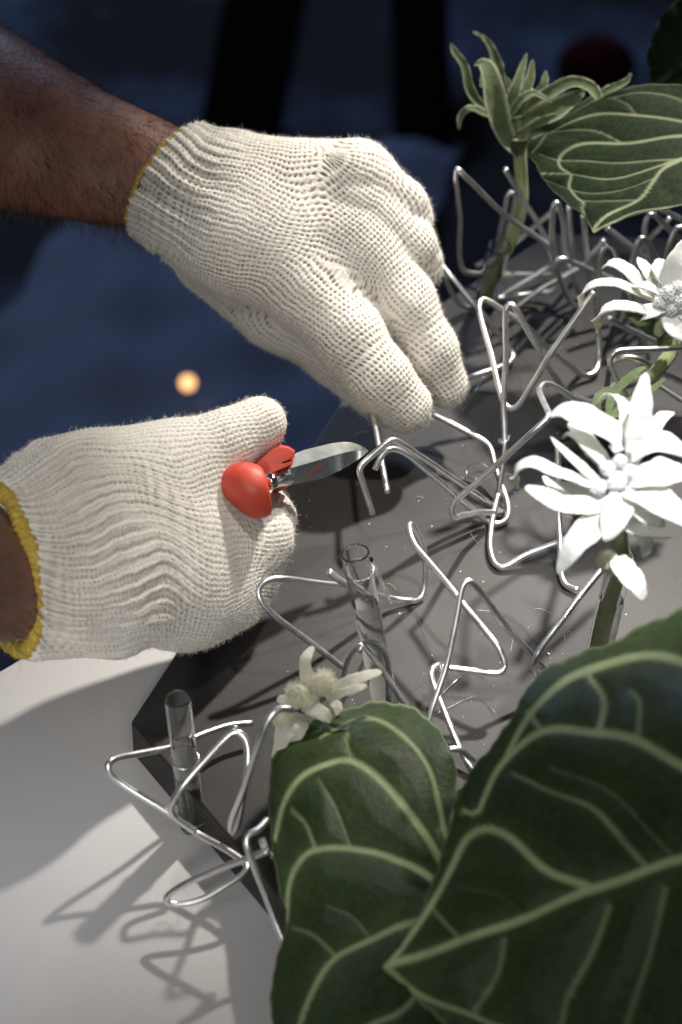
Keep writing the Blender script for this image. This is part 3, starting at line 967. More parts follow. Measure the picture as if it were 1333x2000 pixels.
# big white flower in front of the tube on the right
fb = empty('white_flower', b3, 'large overexposed white star flower right of centre, above the big leaf', 'flower', 'edelweiss flowers')
d0 = 1.170
for pts, w in [
    ([(1215, 880, d0), (1203, 852, d0), (1150, 820, d0 - .004), (1107, 802, d0 + .004), (1074, 812, d0 + .014)], 44),
    ([(1240, 885, d0), (1247, 837, d0 - .006), (1254, 782, d0 - .012), (1262, 728, d0 - .014)], 40),
    ([(1222, 870, d0 + .01), (1221, 820, d0 + .010), (1214, 785, d0 + .012), (1190, 773, d0 + .018), (1160, 797, d0 + .026)], 26),
    ([(1170, 945, d0 + .004), (1142, 920, d0), (1100, 881, d0 - .002), (1076, 853, d0 + .002)], 30),
    ([(1190, 915, d0 + .006), (1172, 893, d0 + .004), (1139, 858, d0 + .004), (1115, 846, d0 + .010), (1100, 857, d0 + .018)], 28),
    ([(1165, 945, d0), (1131, 936, d0 - .002), (1082, 921, d0 - .004), (1043, 904, d0 - .004), (1016, 913, d0), (1005, 938, d0 + .006), (1014, 957, d0 + .012)], 26),
    ([(1185, 985, d0 - .002), (1150, 990, d0 - .006), (1098, 987, d0 - .010), (1055, 966, d0 - .012), (1027, 950, d0 - .010)], 46),
    ([(1190, 990, d0 - .004), (1160, 1025, d0 - .008), (1122, 1066, d0 - .008), (1090, 1121, d0)], 42),
    ([(1215, 970, d0 - .004), (1204, 1000, d0 - .012), (1182, 1058, d0 - .010)], 50),
    ([(1215, 1010, d0 + .004), (1235, 1034, d0 + .002), (1280, 1047, d0), (1312, 1050, d0 + .006)], 40),
    ([(1235, 890, d0), (1262, 868, d0 - .004), (1302, 866, d0 - .006), (1350, 892, d0)], 54),
    ([(1235, 940, d0 - .004), (1290, 925, d0 - .010), (1345, 925, d0 - .006)], 50),
    ([(1230, 960, d0 - .004), (1275, 975, d0 - .012), (1330, 1008, d0 - .010), (1370, 1040, d0)], 60),
    ([(1228, 960, d0), (1262, 1002, d0 - .008), (1300, 1025, d0 - .002)], 44),
    ([(1200, 925, d0 + .012), (1160, 885, d0 + .014), (1128, 838, d0 + .016), (1112, 826, d0 + .02)], 30),
    ([(1180, 965, d0 + .012), (1132, 962, d0 + .014), (1085, 950, d0 + .012), (1060, 930, d0 + .014)], 32),
    ([(1225, 990, d0 + .012), (1248, 1028, d0 + .012), (1262, 1066, d0 + .012), (1258, 1090, d0 + .016)], 30),
    ([(1232, 905, d0 + .012), (1268, 850, d0 + .014), (1296, 815, d0 + .016), (1318, 806, d0 + .02)], 34),
    ([(1190, 1000, d0 + .014), (1168, 1045, d0 + .014), (1140, 1062, d0 + .016)], 30),
    ([(1205, 1090, d0 + .01), (1222, 1116, d0 + .004), (1244, 1142, d0), (1257, 1172, d0 + .002)], 36),
]:
    bract(pts, w * rng.uniform(.92, 1.22), M_WHITE, fb, base=.75, tip=.13, flat=.24, peak=rng.uniform(.25, .45), twist=rng.uniform(-.8, .8), normal=(.08, -.12, 1))
for (u, v_, r_) in [(1205, 940, 26), (1170, 950, 21), (1232, 922, 22), (1238, 958, 22), (1205, 975, 20), (1188, 915, 20), (1212, 900, 18)]:
    floret(D(u, v_, d0 - .006), r_ * .8 / FP * d0, M_FLORET, fb, fluff=250)
v_, f_ = ico(D(1186, 1094, d0 + .012), .0048, 2, (1, 1, 1.2), .05)
mesh_obj('bud', v_, f_, M_CREAM, fb)
v_, f_ = tube_geo(catmull([D(1205, 980, d0 + .012), D(1212, 1060, d0 + .02), tp3 + np.array([0, 0, -.004]), (b3 + tp3) / 2 + np.array([-.001, 0, 0]), b3 + np.array([0, 0, .006])], 8), .0034, 10)
mesh_obj('stem', v_, f_, M_STEM, fb)

# middle white flower cut by the right edge
d1 = 1.365
b5 = P(1240, 790, 0)
fm = empty('white_flower', b5, 'white star flower cut by the right edge, below the upper leaf', 'flower', 'edelweiss flowers')
for pts, w in [
    ([(1290, 580, d1), (1249, 553, d1), (1223, 526, d1), (1194, 514, d1 + .006), (1175, 526, d1 + .014)], 24),
    ([(1295, 590, d1), (1256, 577, d1 - .004), (1205, 555, d1 - .008), (1162, 556, d1 - .006), (1137, 577, d1), (1133, 600, d1 + .008)], 28),
    ([(1320, 630, d1), (1300, 622, d1 - .006), (1234, 602, d1 - .014), (1188, 603, d1 - .014), (1166, 627, d1 - .008), (1166, 651, d1)], 34),
    ([(1290, 570, d1 + .004), (1268, 535, d1 + .002), (1246, 503, d1 + .006)], 32),
    ([(1305, 570, d1), (1322, 520, d1 - .006), (1340, 468, d1 - .004)], 54),
    ([(1290, 575, d1 - .004), (1262, 560, d1 - .008), (1230, 560, d1 - .004)], 26),
    ([(1300, 600, d1 - .006), (1270, 610, d1 - .014), (1252, 628, d1 - .010)], 34),
    ([(1320, 600, d1), (1360, 620, d1 - .01), (1410, 650, d1)], 54),
    ([(1320, 580, d1), (1370, 560, d1 - .006), (1420, 540, d1)], 54),
    ([(1310, 600, d1 - .004), (1325, 640, d1 - .014), (1350, 670, d1 - .01)], 50),
    ([(1300, 560, d1 + .004), (1292, 530, d1), (1286, 505, d1 + .004)], 34),
]:
    bract(pts, w * rng.uniform(.85, 1.1), M_WHITE, fm, base=.7, tip=.14, flat=.24, twist=rng.uniform(-.6, .6), normal=(.08, -.12, 1))
for (u, v_, r_) in [(1305, 575, 20), (1330, 590, 20), (1290, 592, 16), (1312, 605, 16), (1325, 562, 16)]:
    floret(D(u, v_, d1 - .012), r_ / FP * d1, M_FLORET, fm, fluff=250)
bract([(1225, 600, d1 + .004), (1262, 628, d1 + .004), (1296, 652, d1 + .010), (1312, 700, d1 + .01)], 44, M_GREEN, fm, name='sepal', tip=.5)
v_, f_ = tube_geo(catmull([D(1308, 600, d1 + .014), D(1313, 680, d1 + .012), D(1262, 750, d1 + .008), b5 + np.array([0, 0, .003])], 8), .0036, 10)
mesh_obj('stem', v_, f_, M_STEM, fm)
# little green shoots under it
sh = empty('leafy_shoot', P(1180, 830, 0), 'small green shoot with narrow leaves behind the big white flower', 'plant')
for pts, w in [([(1185, 815, 1.30), (1200, 770, 1.31), (1240, 730, 1.32), (1262, 716, 1.33)], 16), ([(1175, 820, 1.30), (1165, 790, 1.30), (1180, 765, 1.31), (1205, 758, 1.315)], 16),
               ([(1190, 820, 1.30), (1225, 790, 1.31), (1262, 770, 1.32), (1300, 740, 1.33)], 18), ([(1170, 830, 1.29), (1195, 812, 1.30), (1230, 806, 1.31)], 16)]:
    bract(pts, w, M_GREEN, sh, name='leaf', tip=.2)
v_, f_ = tube_geo(catmull([P(1180, 830, 0), D(1188, 812, 1.305)], 6), .002, 8)
mesh_obj('stem', v_, f_, M_STEM, sh)

# green flower, upper right
d2 = 1.485
fg = empty('green_flower', b4, 'unopened grey green star flower at the top right, on a tall stem', 'flower', 'edelweiss flowers')
for pts, w, m in [
    ([(1011, 302, d2 - .004), (985, 268, d2 - .014), (968, 215, d2 - .022), (957, 157, d2 - .024), (945, 129, d2 - .022), (927, 127, d2 - .020)], 50, M_GREEN),
    ([(1000, 220, d2), (983, 178, d2 + .004), (968, 120, d2 + .004), (949, 82, d2), (923, 62, d2 - .004)], 24, M_GREEN),
    ([(985, 225, d2), (942, 208, d2 - .004), (919, 178, d2 - .006), (908, 131, d2 - .006), (889, 103, d2 - .004), (881, 84, d2 - .002)], 21, M_GREEN),
    ([(985, 235, d2), (949, 224, d2 - .010), (919, 214, d2 - .016), (901, 229, d2 - .020), (897, 253, d2 - .022)], 20, M_GREEN),
    ([(990, 222, d2 - .012), (1000, 195, d2 - .016), (1013, 157, d2 - .016), (1029, 105, d2 - .010)], 24, M_GREEN),
    ([(1015, 220, d2 - .010), (1024, 191, d2 - .012), (1036, 154, d2 - .010), (1041, 117, d2 - .006)], 24, M_GREEN),
    ([(1040, 215, d2 - .008), (1052, 188, d2 - .008), (1062, 165, d2 - .008), (1066, 139, d2 - .006)], 22, M_GREEN),
    ([(1000, 235, d2 - .008), (1030, 212, d2 - .012), (1073, 184, d2 - .016), (1118, 163, d2 - .018), (1153, 172, d2 - .020), (1172, 198, d2 - .024), (1175, 216, d2 - .026)], 30, M_GREEN),
    ([(1005, 250, d2 - .006), (1040, 236, d2 - .014), (1080, 218, d2 - .018), (1112, 198, d2 - .018), (1142, 178, d2 - .016)], 50, M_GREEN),
    ([(1010, 262, d2 - .004), (1065, 252, d2 - .012), (1110, 233, d2 - .016), (1152, 203, d2 - .018), (1193, 176, d2 - .018), (1222, 161, d2 - .018), (1233, 143, d2 - .018)], 24, M_GREEN),
    ([(995, 228, d2 - .016), (1015, 200, d2 - .020), (1043, 184, d2 - .022), (1078, 201, d2 - .026)], 20, M_GREEN),
    ([(1010, 205, d2 + .01), (985, 160, d2 + .014), (950, 150, d2 + .016), (940, 170, d2 + .012)], 22, M_GREEN),
    ([(1000, 270, d2 - .008), (1030, 262, d2 - .016), (1062, 240, d2 - .02), (1090, 225, d2 - .02)], 34, M_GREEN),
]:
    bract(pts, w * .8, m, fg, base=.6, tip=.12, flat=.20, cup=.55, rim=.95, twist=rng.uniform(-.5, .5))
for (u, v_, r_) in [(1012, 182, 20), (1035, 186, 18), (995, 196, 16), (1052, 192, 14), (975, 196, 10), (968, 184, 8)]:
    floret(D(u, v_, d2 - .004), r_ / FP * d2, M_FLORET, fg, squash=.8)
v_, f_ = tube_geo(catmull([D(1010, 225, d2 - .006), D(1014, 270, d2 - .004), D(1018, 340, d2 + .004), D(1018, 405, d2 + .016), D(998, 474, d2 + .03), P(958, 548, .018), P(949, 588, .003)], 8),
                  np.linspace(.0036, .0030, 49), 10)
mesh_obj('stem', v_, f_, M_STEM, fg)
v_, f_ = tube_geo(catmull([D(1000, 235, d2 - .006), D(1008, 262, d2 - .006), D(1014, 300, d2 - .002)], 6), np.linspace(.0085, .0034, 13), 12)
mesh_obj('calyx', v_, f_, M_GREEN, fg)

# small cream blossom cluster
d3 = 1.215
fc = empty('cream_blossom', D(640, 1460, 1.23), 'small cream blossom cluster resting on the edge of the rear leaf', 'flower')
for pts, w in [
    ([(604, 1352, d3), (599, 1322, d3 - .004), (597, 1290, d3 - .006), (612, 1263, d3 - .002)], 22),
    ([(640, 1365, d3), (660, 1346, d3 - .006), (702, 1325, d3 - .008), (745, 1312, d3 - .002)], 24),
    ([(640, 1372, d3), (662, 1356, d3 - .010), (694, 1346, d3 - .012), (716, 1338, d3 - .010)], 18),
    ([(596, 1384, d3), (612, 1386, d3 - .010), (632, 1396, d3 - .012), (648, 1408, d3 - .010)], 28),
    ([(585, 1376, d3), (566, 1372, d3 - .006), (542, 1364, d3 - .006)], 26),
    ([(588, 1396, d3), (572, 1420, d3 - .008), (553, 1446, d3 - .010), (535, 1492, d3 - .004)], 28),
    ([(594, 1398, d3), (586, 1424, d3 - .010), (566, 1462, d3 - .008)], 26),
    ([(650, 1368, d3), (658, 1385, d3 - .002), (640, 1402, d3 - .002)], 20),
    ([(560, 1410, d3), (548, 1432, d3 - .004), (541, 1462, d3 - .004)], 20),
]:
    bract(pts, w, M_CREAM, fc, name='petal', base=.6, tip=.35, flat=.35)
for (u, v_, r_) in [(632, 1332, 25), (582, 1356, 24), (554, 1402, 22), (606, 1372, 18)]:
    floret(D(u, v_, d3 - .006), r_ / FP * d3, M_POLLEN, fc, 60, fluff=700)
v_, f_ = tube_geo(catmull([D(610, 1380, d3), D(640, 1420, 1.228), D(660, 1500, 1.235), D(670, 1600, 1.232)], 8), .0020, 8)
mesh_obj('stem', v_, f_, M_STEM, fc)

# ------------------------------------------------------------------ gloves: blended volumes meshed with surface nets
def surface_nets(F, org, h):
    s = F < 0
    nx, ny, nz = F.shape
    cs = [s[i:nx - 1 + i, j:ny - 1 + j, k:nz - 1 + k] for i in (0, 1) for j in (0, 1) for k in (0, 1)]
    cnt = sum(c.astype(np.int8) for c in cs)
    act = (cnt > 0) & (cnt < 8)
    idx = -np.ones(act.shape, np.int64)
    I = np.argwhere(act)
    idx[act] = np.arange(len(I))
    acc = np.zeros((len(I), 3)); num = np.zeros(len(I))
    corners = [(i, j, k) for i in (0, 1) for j in (0, 1) for k in (0, 1)]
    val = {c: F[I[:, 0] + c[0], I[:, 1] + c[1], I[:, 2] + c[2]] for c in corners}
    for a in corners:
        for ax in range(3):
            if a[ax] == 0:
                b = list(a); b[ax] = 1; b = tuple(b)
                fa, fb_ = val[a], val[b]
                m = (fa < 0) != (fb_ < 0)
                t = np.where(m, fa / (fa - fb_ + 1e-30), 0)
                pt = np.array(a, float)[None, :].repeat(len(I), 0)
                pt[:, ax] = t
                acc[m] += pt[m]; num[m] += 1
    V_ = (I + acc / num[:, None]) * h + org
    Q = []
    for ax in range(3):
        o1, o2 = [(1, 2), (2, 0), (0, 1)][ax]
        sl0 = [slice(1, -1)] * 3; sl1 = [slice(1, -1)] * 3
        sl0[ax] = slice(0, -1); sl1[ax] = slice(1, None)
        a, b = s[tuple(sl0)], s[tuple(sl1)]
        for flag, rev in ((a & ~b, False), (~a & b, True)):
            E_ = np.argwhere(flag)
            if not len(E_): continue
            off = np.ones(3, int); off[ax] = 0
            E_ = E_ + off
            def cell(d1_, d2_):
                c_ = E_.copy(); c_[:, o1] -= d1_; c_[:, o2] -= d2_
                return idx[c_[:, 0], c_[:, 1], c_[:, 2]]
            q = np.stack([cell(1, 1), cell(0, 1), cell(0, 0), cell(1, 0)], 1)
            Q.append(q[:, ::-1] if rev else q)
    Q = np.vstack(Q)
    Q = Q[(Q >= 0).all(1)]
    return V_, Q

def cc(u, v, d):
    """camera space: x right, y up, z = -depth"""
    return np.array([(u - 666.5) / FP * d, (1000 - v) / FP * d, -d])
def c2w(X):
    X = np.asarray(X)
    return CAM + X[:, 0:1] * RGT + X[:, 1:2] * UPV - X[:, 2:3] * FWD
def dir2w(X):
    return X[0] * RGT + X[1] * UPV - X[2] * FWD

class Bone:
    def __init__(self, a, b, ra, rb, flat=1.0, nrm=(0, .25, 1), grp='palm'):
        self.a, self.b = cc(*a), cc(*b)
        self.ra, self.rb = ra / FP * a[2], rb / FP * b[2]
        self.flat = flat
        d_ = self.b - self.a
        self.L = np.linalg.norm(d_)
        self.d = d_ / self.L
        n_ = np.asarray(nrm, float)
        n_ = n_ - self.d * (n_ @ self.d)
        self.n = n_ / np.linalg.norm(n_)
        self.s = np.cross(self.d, self.n)
        self.grp = grp
    def ev(self, X, full=False):
        rel = X - self.a
        t = np.clip((rel @ self.d) / self.L, 0, 1)
        q = rel - t[..., None] * (self.d * self.L)
        r = self.ra + (self.rb - self.ra) * t
        qn = q @ self.n
        if self.flat != 1.0:
            rr = np.sqrt(np.maximum((q * q).sum(-1) - qn ** 2 + (qn / self.flat) ** 2, 1e-14))
            dist = (rr - r) * (0.5 + 0.5 * self.flat)
        else:
            dist = np.sqrt((q * q).sum(-1)) - r
        if not full: return dist
        qs = q @ self.s
        th = np.arctan2(qs, qn / self.flat)
        return dist, t, th, r, (rel @ self.d)

def smin(a, b, k):
    h = np.clip(0.5 + 0.5 * (b - a) / k, 0, 1)
    return b + (a - b) * h - k * h * (1 - h)

def field(bones, X, kg, kf, kp, sep=False):
    groups = {}
    for b in bones:
        dd = b.ev(X)
        g = groups.get(b.grp)
        groups[b.grp] = dd if g is None else smin(g, dd, kp if b.grp == 'palm' else kf)
    fing = None
    for g, dd in groups.items():
        if g == 'palm' or (sep and g == 'thumb'): continue
        fing = dd if fing is None else smin(fing, dd, kg)
    th = groups.pop('thumb', None) if sep else None
    out = smin(groups['palm'], fing, kp * .6)
    return out if th is None else smin(out, th, .0035)

def knit_coords(bones, X, axis_o, axis_d, axis_s):
    num = np.zeros((len(X), 2)); den = np.zeros(len(X))
    res = [b.ev(X, True) for b in bones]
    dm = np.min([r[0] for r in res], 0)
    for b, (dist, t, th, r, al) in zip(bones, res):
        w = np.exp(-(dist - dm) / .0035)
        mid = (b.a + b.b) / 2
        u0 = (mid - axis_o) @ axis_s
        v0 = (b.a - axis_o) @ axis_d
        # lateral offset: the bone's own angle around it
        rm = (b.ra + b.rb) / 2
        sgn = 1.0
        u = u0 + rm * th * sgn
        v = v0 + al
        num[:, 0] += w * u; num[:, 1] += w * v; den += w
    return num / den[:, None]

def build_glove(parent, bones, cut_o, cut_n, axis_o, axis_d, axis_s, rib_len, label, h=.00115, hole=1.0, rib_amp=.0007, sep=False):
    pts = np.array([p for b in bones for p in (b.a, b.b)])
    rm = max(max(b.ra, b.rb) for b in bones)
    lo = pts.min(0) - rm - .004
    hi = pts.max(0) + rm + .004
    # tighten with a coarse pass
    hc = .006
    g = [np.arange(lo[k], hi[k] + hc, hc) for k in range(3)]
    X = np.stack(np.meshgrid(*g, indexing='ij'), -1)
    Fc = np.maximum(field(bones, X, .0012, .006, .013, sep), (X - cut_o) @ cut_n)
    ins = np.argwhere(Fc < .006)
    lo2 = lo + (ins.min(0) - 1) * hc
    hi2 = lo + (ins.max(0) + 1) * hc
    g = [np.arange(lo2[k], hi2[k] + h, h) for k in range(3)]
    Fv = np.full([len(a) for a in g], 1.0, np.float32)
    ch = 24
    for i in range(0, len(g[0]), ch):
        X = np.stack(np.meshgrid(g[0][i:i + ch], g[1], g[2], indexing='ij'), -1)
        f_ = field(bones, X, .0012, .006, .013, sep)
        Fv[i:i + ch] = np.maximum(f_, (X - cut_o) @ cut_n)
    V_, Q = surface_nets(Fv, lo2, h)
    kn = knit_coords(bones, V_, axis_o, axis_d, axis_s)
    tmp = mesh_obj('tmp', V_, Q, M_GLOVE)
    a = tmp.data.attributes.new('knit', 'FLOAT_VECTOR', 'POINT')
    a.data.foreach_set('vector', np.column_stack([kn, np.zeros(len(kn))]).ravel())
    m = tmp.modifiers.new('s', 'SUBSURF')
    m.levels = 1
    m.render_levels = 1
    dg = bpy.context.evaluated_depsgraph_get()
    me = bpy.data.meshes.new_from_object(tmp.evaluated_get(dg))
    bpy.data.objects.remove(tmp)
    nv = len(me.vertices)
    co = np.empty(nv * 3); me.vertices.foreach_get('co', co); co = co.reshape(-1, 3)
    no = np.empty(nv * 3); me.vertex_normals.foreach_get('vector', no); no = no.reshape(-1, 3)
    k3 = np.empty(nv * 3); me.attributes['knit'].data.foreach_get('vector', k3); k3 = k3.reshape(-1, 3)
    x, y = k3[:, 0] * 1000, k3[:, 1] * 1000           # mm
    x = x + .35 * np.sin(y * .23 + x * .11) + .2 * np.sin(y * .61)
    W, H = 2.65, 2.25
    fx = x / W - np.floor(x / W) - .5                  # wale: -.5 .. .5, groove at +-.5
    wale = np.cos(math.pi * fx) ** .7                   # 1 on the wale, 0 in the groove
    yy = y / H + .55 * np.abs(fx)
    cy = .5 + .5 * np.cos(2 * math.pi * yy)            # stitch rows
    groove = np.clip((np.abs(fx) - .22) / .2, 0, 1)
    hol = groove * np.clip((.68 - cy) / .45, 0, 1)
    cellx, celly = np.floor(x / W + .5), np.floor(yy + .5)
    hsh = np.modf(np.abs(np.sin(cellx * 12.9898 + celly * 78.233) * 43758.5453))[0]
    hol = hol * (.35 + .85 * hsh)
    # patches where the knit is stretched open or felted over
    st = .5 + .5 * np.sin(x * .09 + 1.3) * np.sin(y * .075 + .4)
    st = .45 + .55 * st
    dsp = .00030 * (wale - 1) + .00022 * (cy - .6) * (.4 + .6 * wale) - .00085 * hole * st * hol
    # ribs of the cuff
    along = y
    rf = np.clip((rib_len * 1000 - along) / (rib_len * 500), 0, 1)
    rib = np.cos(2 * math.pi * x / 5.8 + .7 * np.sin(y * .12))
    dsp = dsp + rf * (rib_amp * rib)
    # soft wrinkles and lumps
    dsp = dsp + .0009 * np.sin(co[:, 0] * 170 + co[:, 1] * 90 + 2 * np.sin(co[:, 1] * 120)) * np.clip(rf + .25, 0, 1)
    dsp = dsp + rng.normal(0, .00010, nv)
    pill = np.clip(np.sin(x * 1.9 + 3 * np.sin(y * .31)) * np.sin(y * 1.7 + 2 * np.sin(x * .27)) * np.sin(x * .53 + y * .41) - .55, 0, 1)
    dsp = dsp + .0009 * pill
    co2 = co + no * dsp[:, None]
    W3 = c2w(co2)
    off = np.array(world_loc(parent))
    me.vertices.foreach_set('co', (W3 - off).ravel())
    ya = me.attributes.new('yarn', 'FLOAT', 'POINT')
    ya.data.foreach_set('value', np.clip(1 - hole * st * hol * 1.0 - .22 * groove * (1 - hole * .3), 0, 1))  # falls in holes and grooves, where the painted shade goes
    me.polygons.foreach_set('use_smooth', [True] * len(me.polygons))
    me.update()
    me.name = 'glove'
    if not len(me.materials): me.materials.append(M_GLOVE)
    ob = bpy.data.objects.new('glove', me)
    COL.objects.link(ob)
    ob.parent = parent
    ob['label'] = label
    # fuzz
    nw = no[:, 0:1] * RGT + no[:, 1:2] * UPV - no[:, 2:3] * FWD
    keep = np.argwhere(no[:, 2] > -.55).ravel()
    sel = rng.choice(keep, 26000, replace=False)
    hairs('fuzz', W3[sel], nw[sel], .0016, .00015, M_FUZZ, ob, .8, None, .9, 2)
    return ob

def cuff_ring(parent, o, n_, e1, e2, r1, r2, rad, wob=.0006):
    """yellow overlocked edge: a fat yarn ring on the cuff rim with slanted stitches"""
    T = np.linspace(0, 2 * math.pi, 260, endpoint=False)
    path = np.array([o + r1 * math.cos(a) * e1 + r2 * math.sin(a) * e2 + n_ * wob * math.sin(7 * a) for a in T])
    rr = rad * (1 + .12 * np.sin(T * 70) + .08 * rng.normal(size=len(T)))
    v_, f_ = tube_geo(c2w(path), rr, 14, closed=True)
    ob = mesh_obj('cuff_edge', v_, f_, M_YEL, parent)
    vw = np.asarray(v_); cen = np.repeat(c2w(path), 14, 0)
    sel = rng.choice(len(vw), 3000)
    nn = vw[sel] - cen[sel]; nn /= np.linalg.norm(nn, axis=1)[:, None]
    hairs('fuzz', vw[sel], nn, .0013, .00014, M_YEL, parent, .8, None, .8, 2)
    return ob

person = empty('person', D(-420, 700, 1.6), 'person reaching in from the left with hairy forearms and cream knitted gloves, holding pliers', 'person')

# --- upper glove (pinching the wire)
ub = 1.40
UN = (-.1, .35, 1)
up = [
    Bone((230, 297, ub + .034), (330, 350, ub + .014), 118, 121, .62, UN),
    Bone((330, 350, ub + .014), (470, 425, ub), 121, 140, .60, UN),
    Bone((470, 425, ub), (630, 455, ub), 142, 138, .52, UN),
    Bone((440, 345, ub + .006), (690, 345, ub + .004), 72, 76, .8, UN),
    Bone((380, 480, ub + .016), (470, 545, ub + .016), 62, 62, .85, UN),
    Bone((540, 500, ub), (600, 548, ub - .004), 100, 90, .6, UN),
    # thumb
    Bone((400, 510, ub + .026), (545, 600, ub + .036), 62, 82, 1, UN, 'thumb'),
    Bone((545, 600, ub + .036), (650, 690, ub + .036), 80, 56, 1, UN, 'thumb'),
    Bone((650, 690, ub + .036), (752, 790, ub + .022), 56, 46, 1, UN, 'thumb'),
    # index
    Bone((570, 530, ub - .002), (676, 652, ub - .010), 78, 72, 1, UN, 'index'),
    Bone((676, 652, ub - .010), (738, 735, ub - .012), 70, 61, 1, UN, 'index'),
    Bone((738, 735, ub - .012), (791, 793, ub - .004), 61, 54, 1, UN, 'index'),
    # middle
    Bone((680, 450, ub), (785, 592, ub + .006), 76, 66, 1, UN, 'middle'),
    Bone((785, 592, ub + .006), (840, 685, ub + .010), 64, 53, 1, UN, 'middle'),
    Bone((840, 685, ub + .010), (872, 753, ub + .018), 52, 45, 1, UN, 'middle'),
    # ring
    Bone((700, 390, ub), (796, 478, ub + .012), 66, 54, 1, UN, 'ring'),
    Bone((796, 478, ub + .012), (815, 516, ub + .024), 52, 46, 1, UN, 'ring'),
    Bone((815, 516, ub + .024), (785, 580, ub + .046), 46, 40, 1, UN, 'ring'),
    # little
    Bone((700, 345, ub), (782, 400, ub + .012), 66, 50, 1, UN, 'little'),
    Bone((782, 400, ub + .012), (800, 432, ub + .024), 48, 43, 1, UN, 'little'),
    Bone((800, 432, ub + .018), (765, 500, ub + .042), 42, 36, 1, UN, 'little'),
]
def unit(a): return np.asarray(a, float) / np.linalg.norm(a)
al = math.radians(24)
imd = np.array([-.872, .49, 0])                                  # image direction hand -> arm (y up)
u_cut_n = unit(imd * math.cos(al) + np.array([0, 0, -math.sin(al)]))
u_cut_o = cc(322, 346, ub + .012)
ax_d = -imd
ax_s = np.cross(ax_d, unit(UN)); ax_s = unit(ax_s)
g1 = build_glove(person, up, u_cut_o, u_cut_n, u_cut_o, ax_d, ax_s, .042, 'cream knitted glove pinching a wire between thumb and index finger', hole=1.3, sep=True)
e1 = unit(np.cross(u_cut_n, UN)); e2 = unit(np.cross(e1, u_cut_n))
cuff_ring(g1, u_cut_o + u_cut_n * .0003, u_cut_n, e1, e2, 119 / FP * ub, 73 / FP * ub, .0011)

# --- lower glove (closed round the pliers)
LN = (0, .2, 1)
lo_ = [
    Bone((-90, 1135, 1.19), (30, 1115, 1.225), 158, 158, .62, LN),
    Bone((30, 1115, 1.225), (160, 1075, 1.245), 158, 200, .62, LN),
    Bone((160, 1068, 1.245), (350, 1048, 1.285), 212, 208, .52, LN),
    Bone((350, 1060, 1.285), (430, 1060, 1.305), 190, 135, .58, LN),
    Bone((120, 980, 1.26), (360, 915, 1.29), 112, 92, .8, LN),
    Bone((330, 1160, 1.29), (420, 1140, 1.305), 108, 92, .8, LN),
    # thumb
    Bone((330, 940, 1.285), (430, 870, 1.292), 100, 64, 1, LN, 'thumb'),
    Bone((430, 870, 1.292), (508, 826, 1.300), 62, 53, 1, LN, 'thumb'),
    # index, curled under the handle
    Bone((390, 1060, 1.29), (505, 1050, 1.305), 100, 66, 1, LN, 'index'),
    Bone((505, 1050, 1.305), (528, 1012, 1.325), 62, 46, 1, LN, 'index'),
    Bone((528, 1010, 1.325), (505, 955, 1.345), 46, 40, 1, LN, 'index'),
    # middle / ring, folded into the palm
    Bone((390, 1120, 1.295), (478, 1105, 1.318), 96, 62, 1, LN, 'middle'),
    Bone((478, 1105, 1.318), (470, 1080, 1.345), 60, 46, 1, LN, 'middle'),
    Bone((360, 1170, 1.30), (430, 1162, 1.322), 86, 60, 1, LN, 'ring'),
]
al = math.radians(35)
imd = unit([-1, -.10, 0])
l_cut_n = unit(imd * math.cos(al) + np.array([0, 0, math.sin(al)]))
l_cut_o = cc(22, 1114, 1.222)
ax_d = -imd
ax_s = unit(np.cross(ax_d, unit(LN)))
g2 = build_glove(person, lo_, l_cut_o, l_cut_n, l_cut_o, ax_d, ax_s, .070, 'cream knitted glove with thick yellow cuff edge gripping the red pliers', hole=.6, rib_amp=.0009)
e1 = unit(np.cross(l_cut_n, LN)); e2 = unit(np.cross(e1, l_cut_n))
cuff_ring(g2, l_cut_o + l_cut_n * .001, l_cut_n, e1, e2, 160 / FP * 1.222, 100 / FP * 1.222, .0034)

# --- forearms
def forearm(pts, flat, nrm, hair_dir, nh):
    path = catmull([cc(*p[:3]) for p in pts], 14)
    rr = np.interp(np.linspace(0, 1, len(path)), np.linspace(0, 1, len(pts)), [p[3] / FP * p[2] for p in pts])
    v_, f_ = tube_geo(path, rr, 64, normal=unit(nrm), flat=flat)
    v_ = np.asarray(v_)
    v_ += (.0006 * np.sin(v_[:, 0] * 190 + v_[:, 1] * 60) * np.sin(v_[:, 2] * 140 + v_[:, 1] * 40))[:, None] * unit(nrm)
    o = mesh_obj('forearm', c2w(v_), f_, M_SKIN, person)
    n_ = len(path)
    P_, N_ = [], []
    for _ in range(nh):
        i = rng.uniform(0, n_ - 2); k = rng.uniform(0, 2 * math.pi)
        i0 = int(i); tt = i - i0
        tan = unit(path[i0 + 1] - path[i0])
        s = unit(np.cross(tan, unit(nrm))); b = np.cross(s, tan)
        c_ = path[i0] * (1 - tt) + path[i0 + 1] * tt
        r_ = rr[i0] * (1 - tt) + rr[i0 + 1] * tt
        P_.append(c_ + r_ * .995 * (math.cos(k) * s + flat * math.sin(k) * b))
        N_.append(unit(math.cos(k) * s * flat + math.sin(k) * b))
    Wp = c2w(np.array(P_)); Wn = np.array([dir2w(x) for x in N_])
    hairs('arm_hair', Wp, Wn, .0095, .00020, M_HAIR, o, .55, dir2w(np.asarray(hair_dir)), .35, 4)
    return o
forearm([(-330, 130, 1.52, 215), (-160, 175, 1.485, 195), (0, 245, 1.45, 172), (150, 300, 1.43, 138), (300, 345, 1.418, 112), (360, 372, 1.412, 104)], .72, UN, (.45, -.75, .1), 6500)
forearm([(-420, 1210, 1.06, 210), (-250, 1160, 1.12, 185), (-90, 1128, 1.18, 150), (20, 1114, 1.222, 138), (90, 1098, 1.238, 138)], .62, LN, (.4, -.6, .2), 1500)

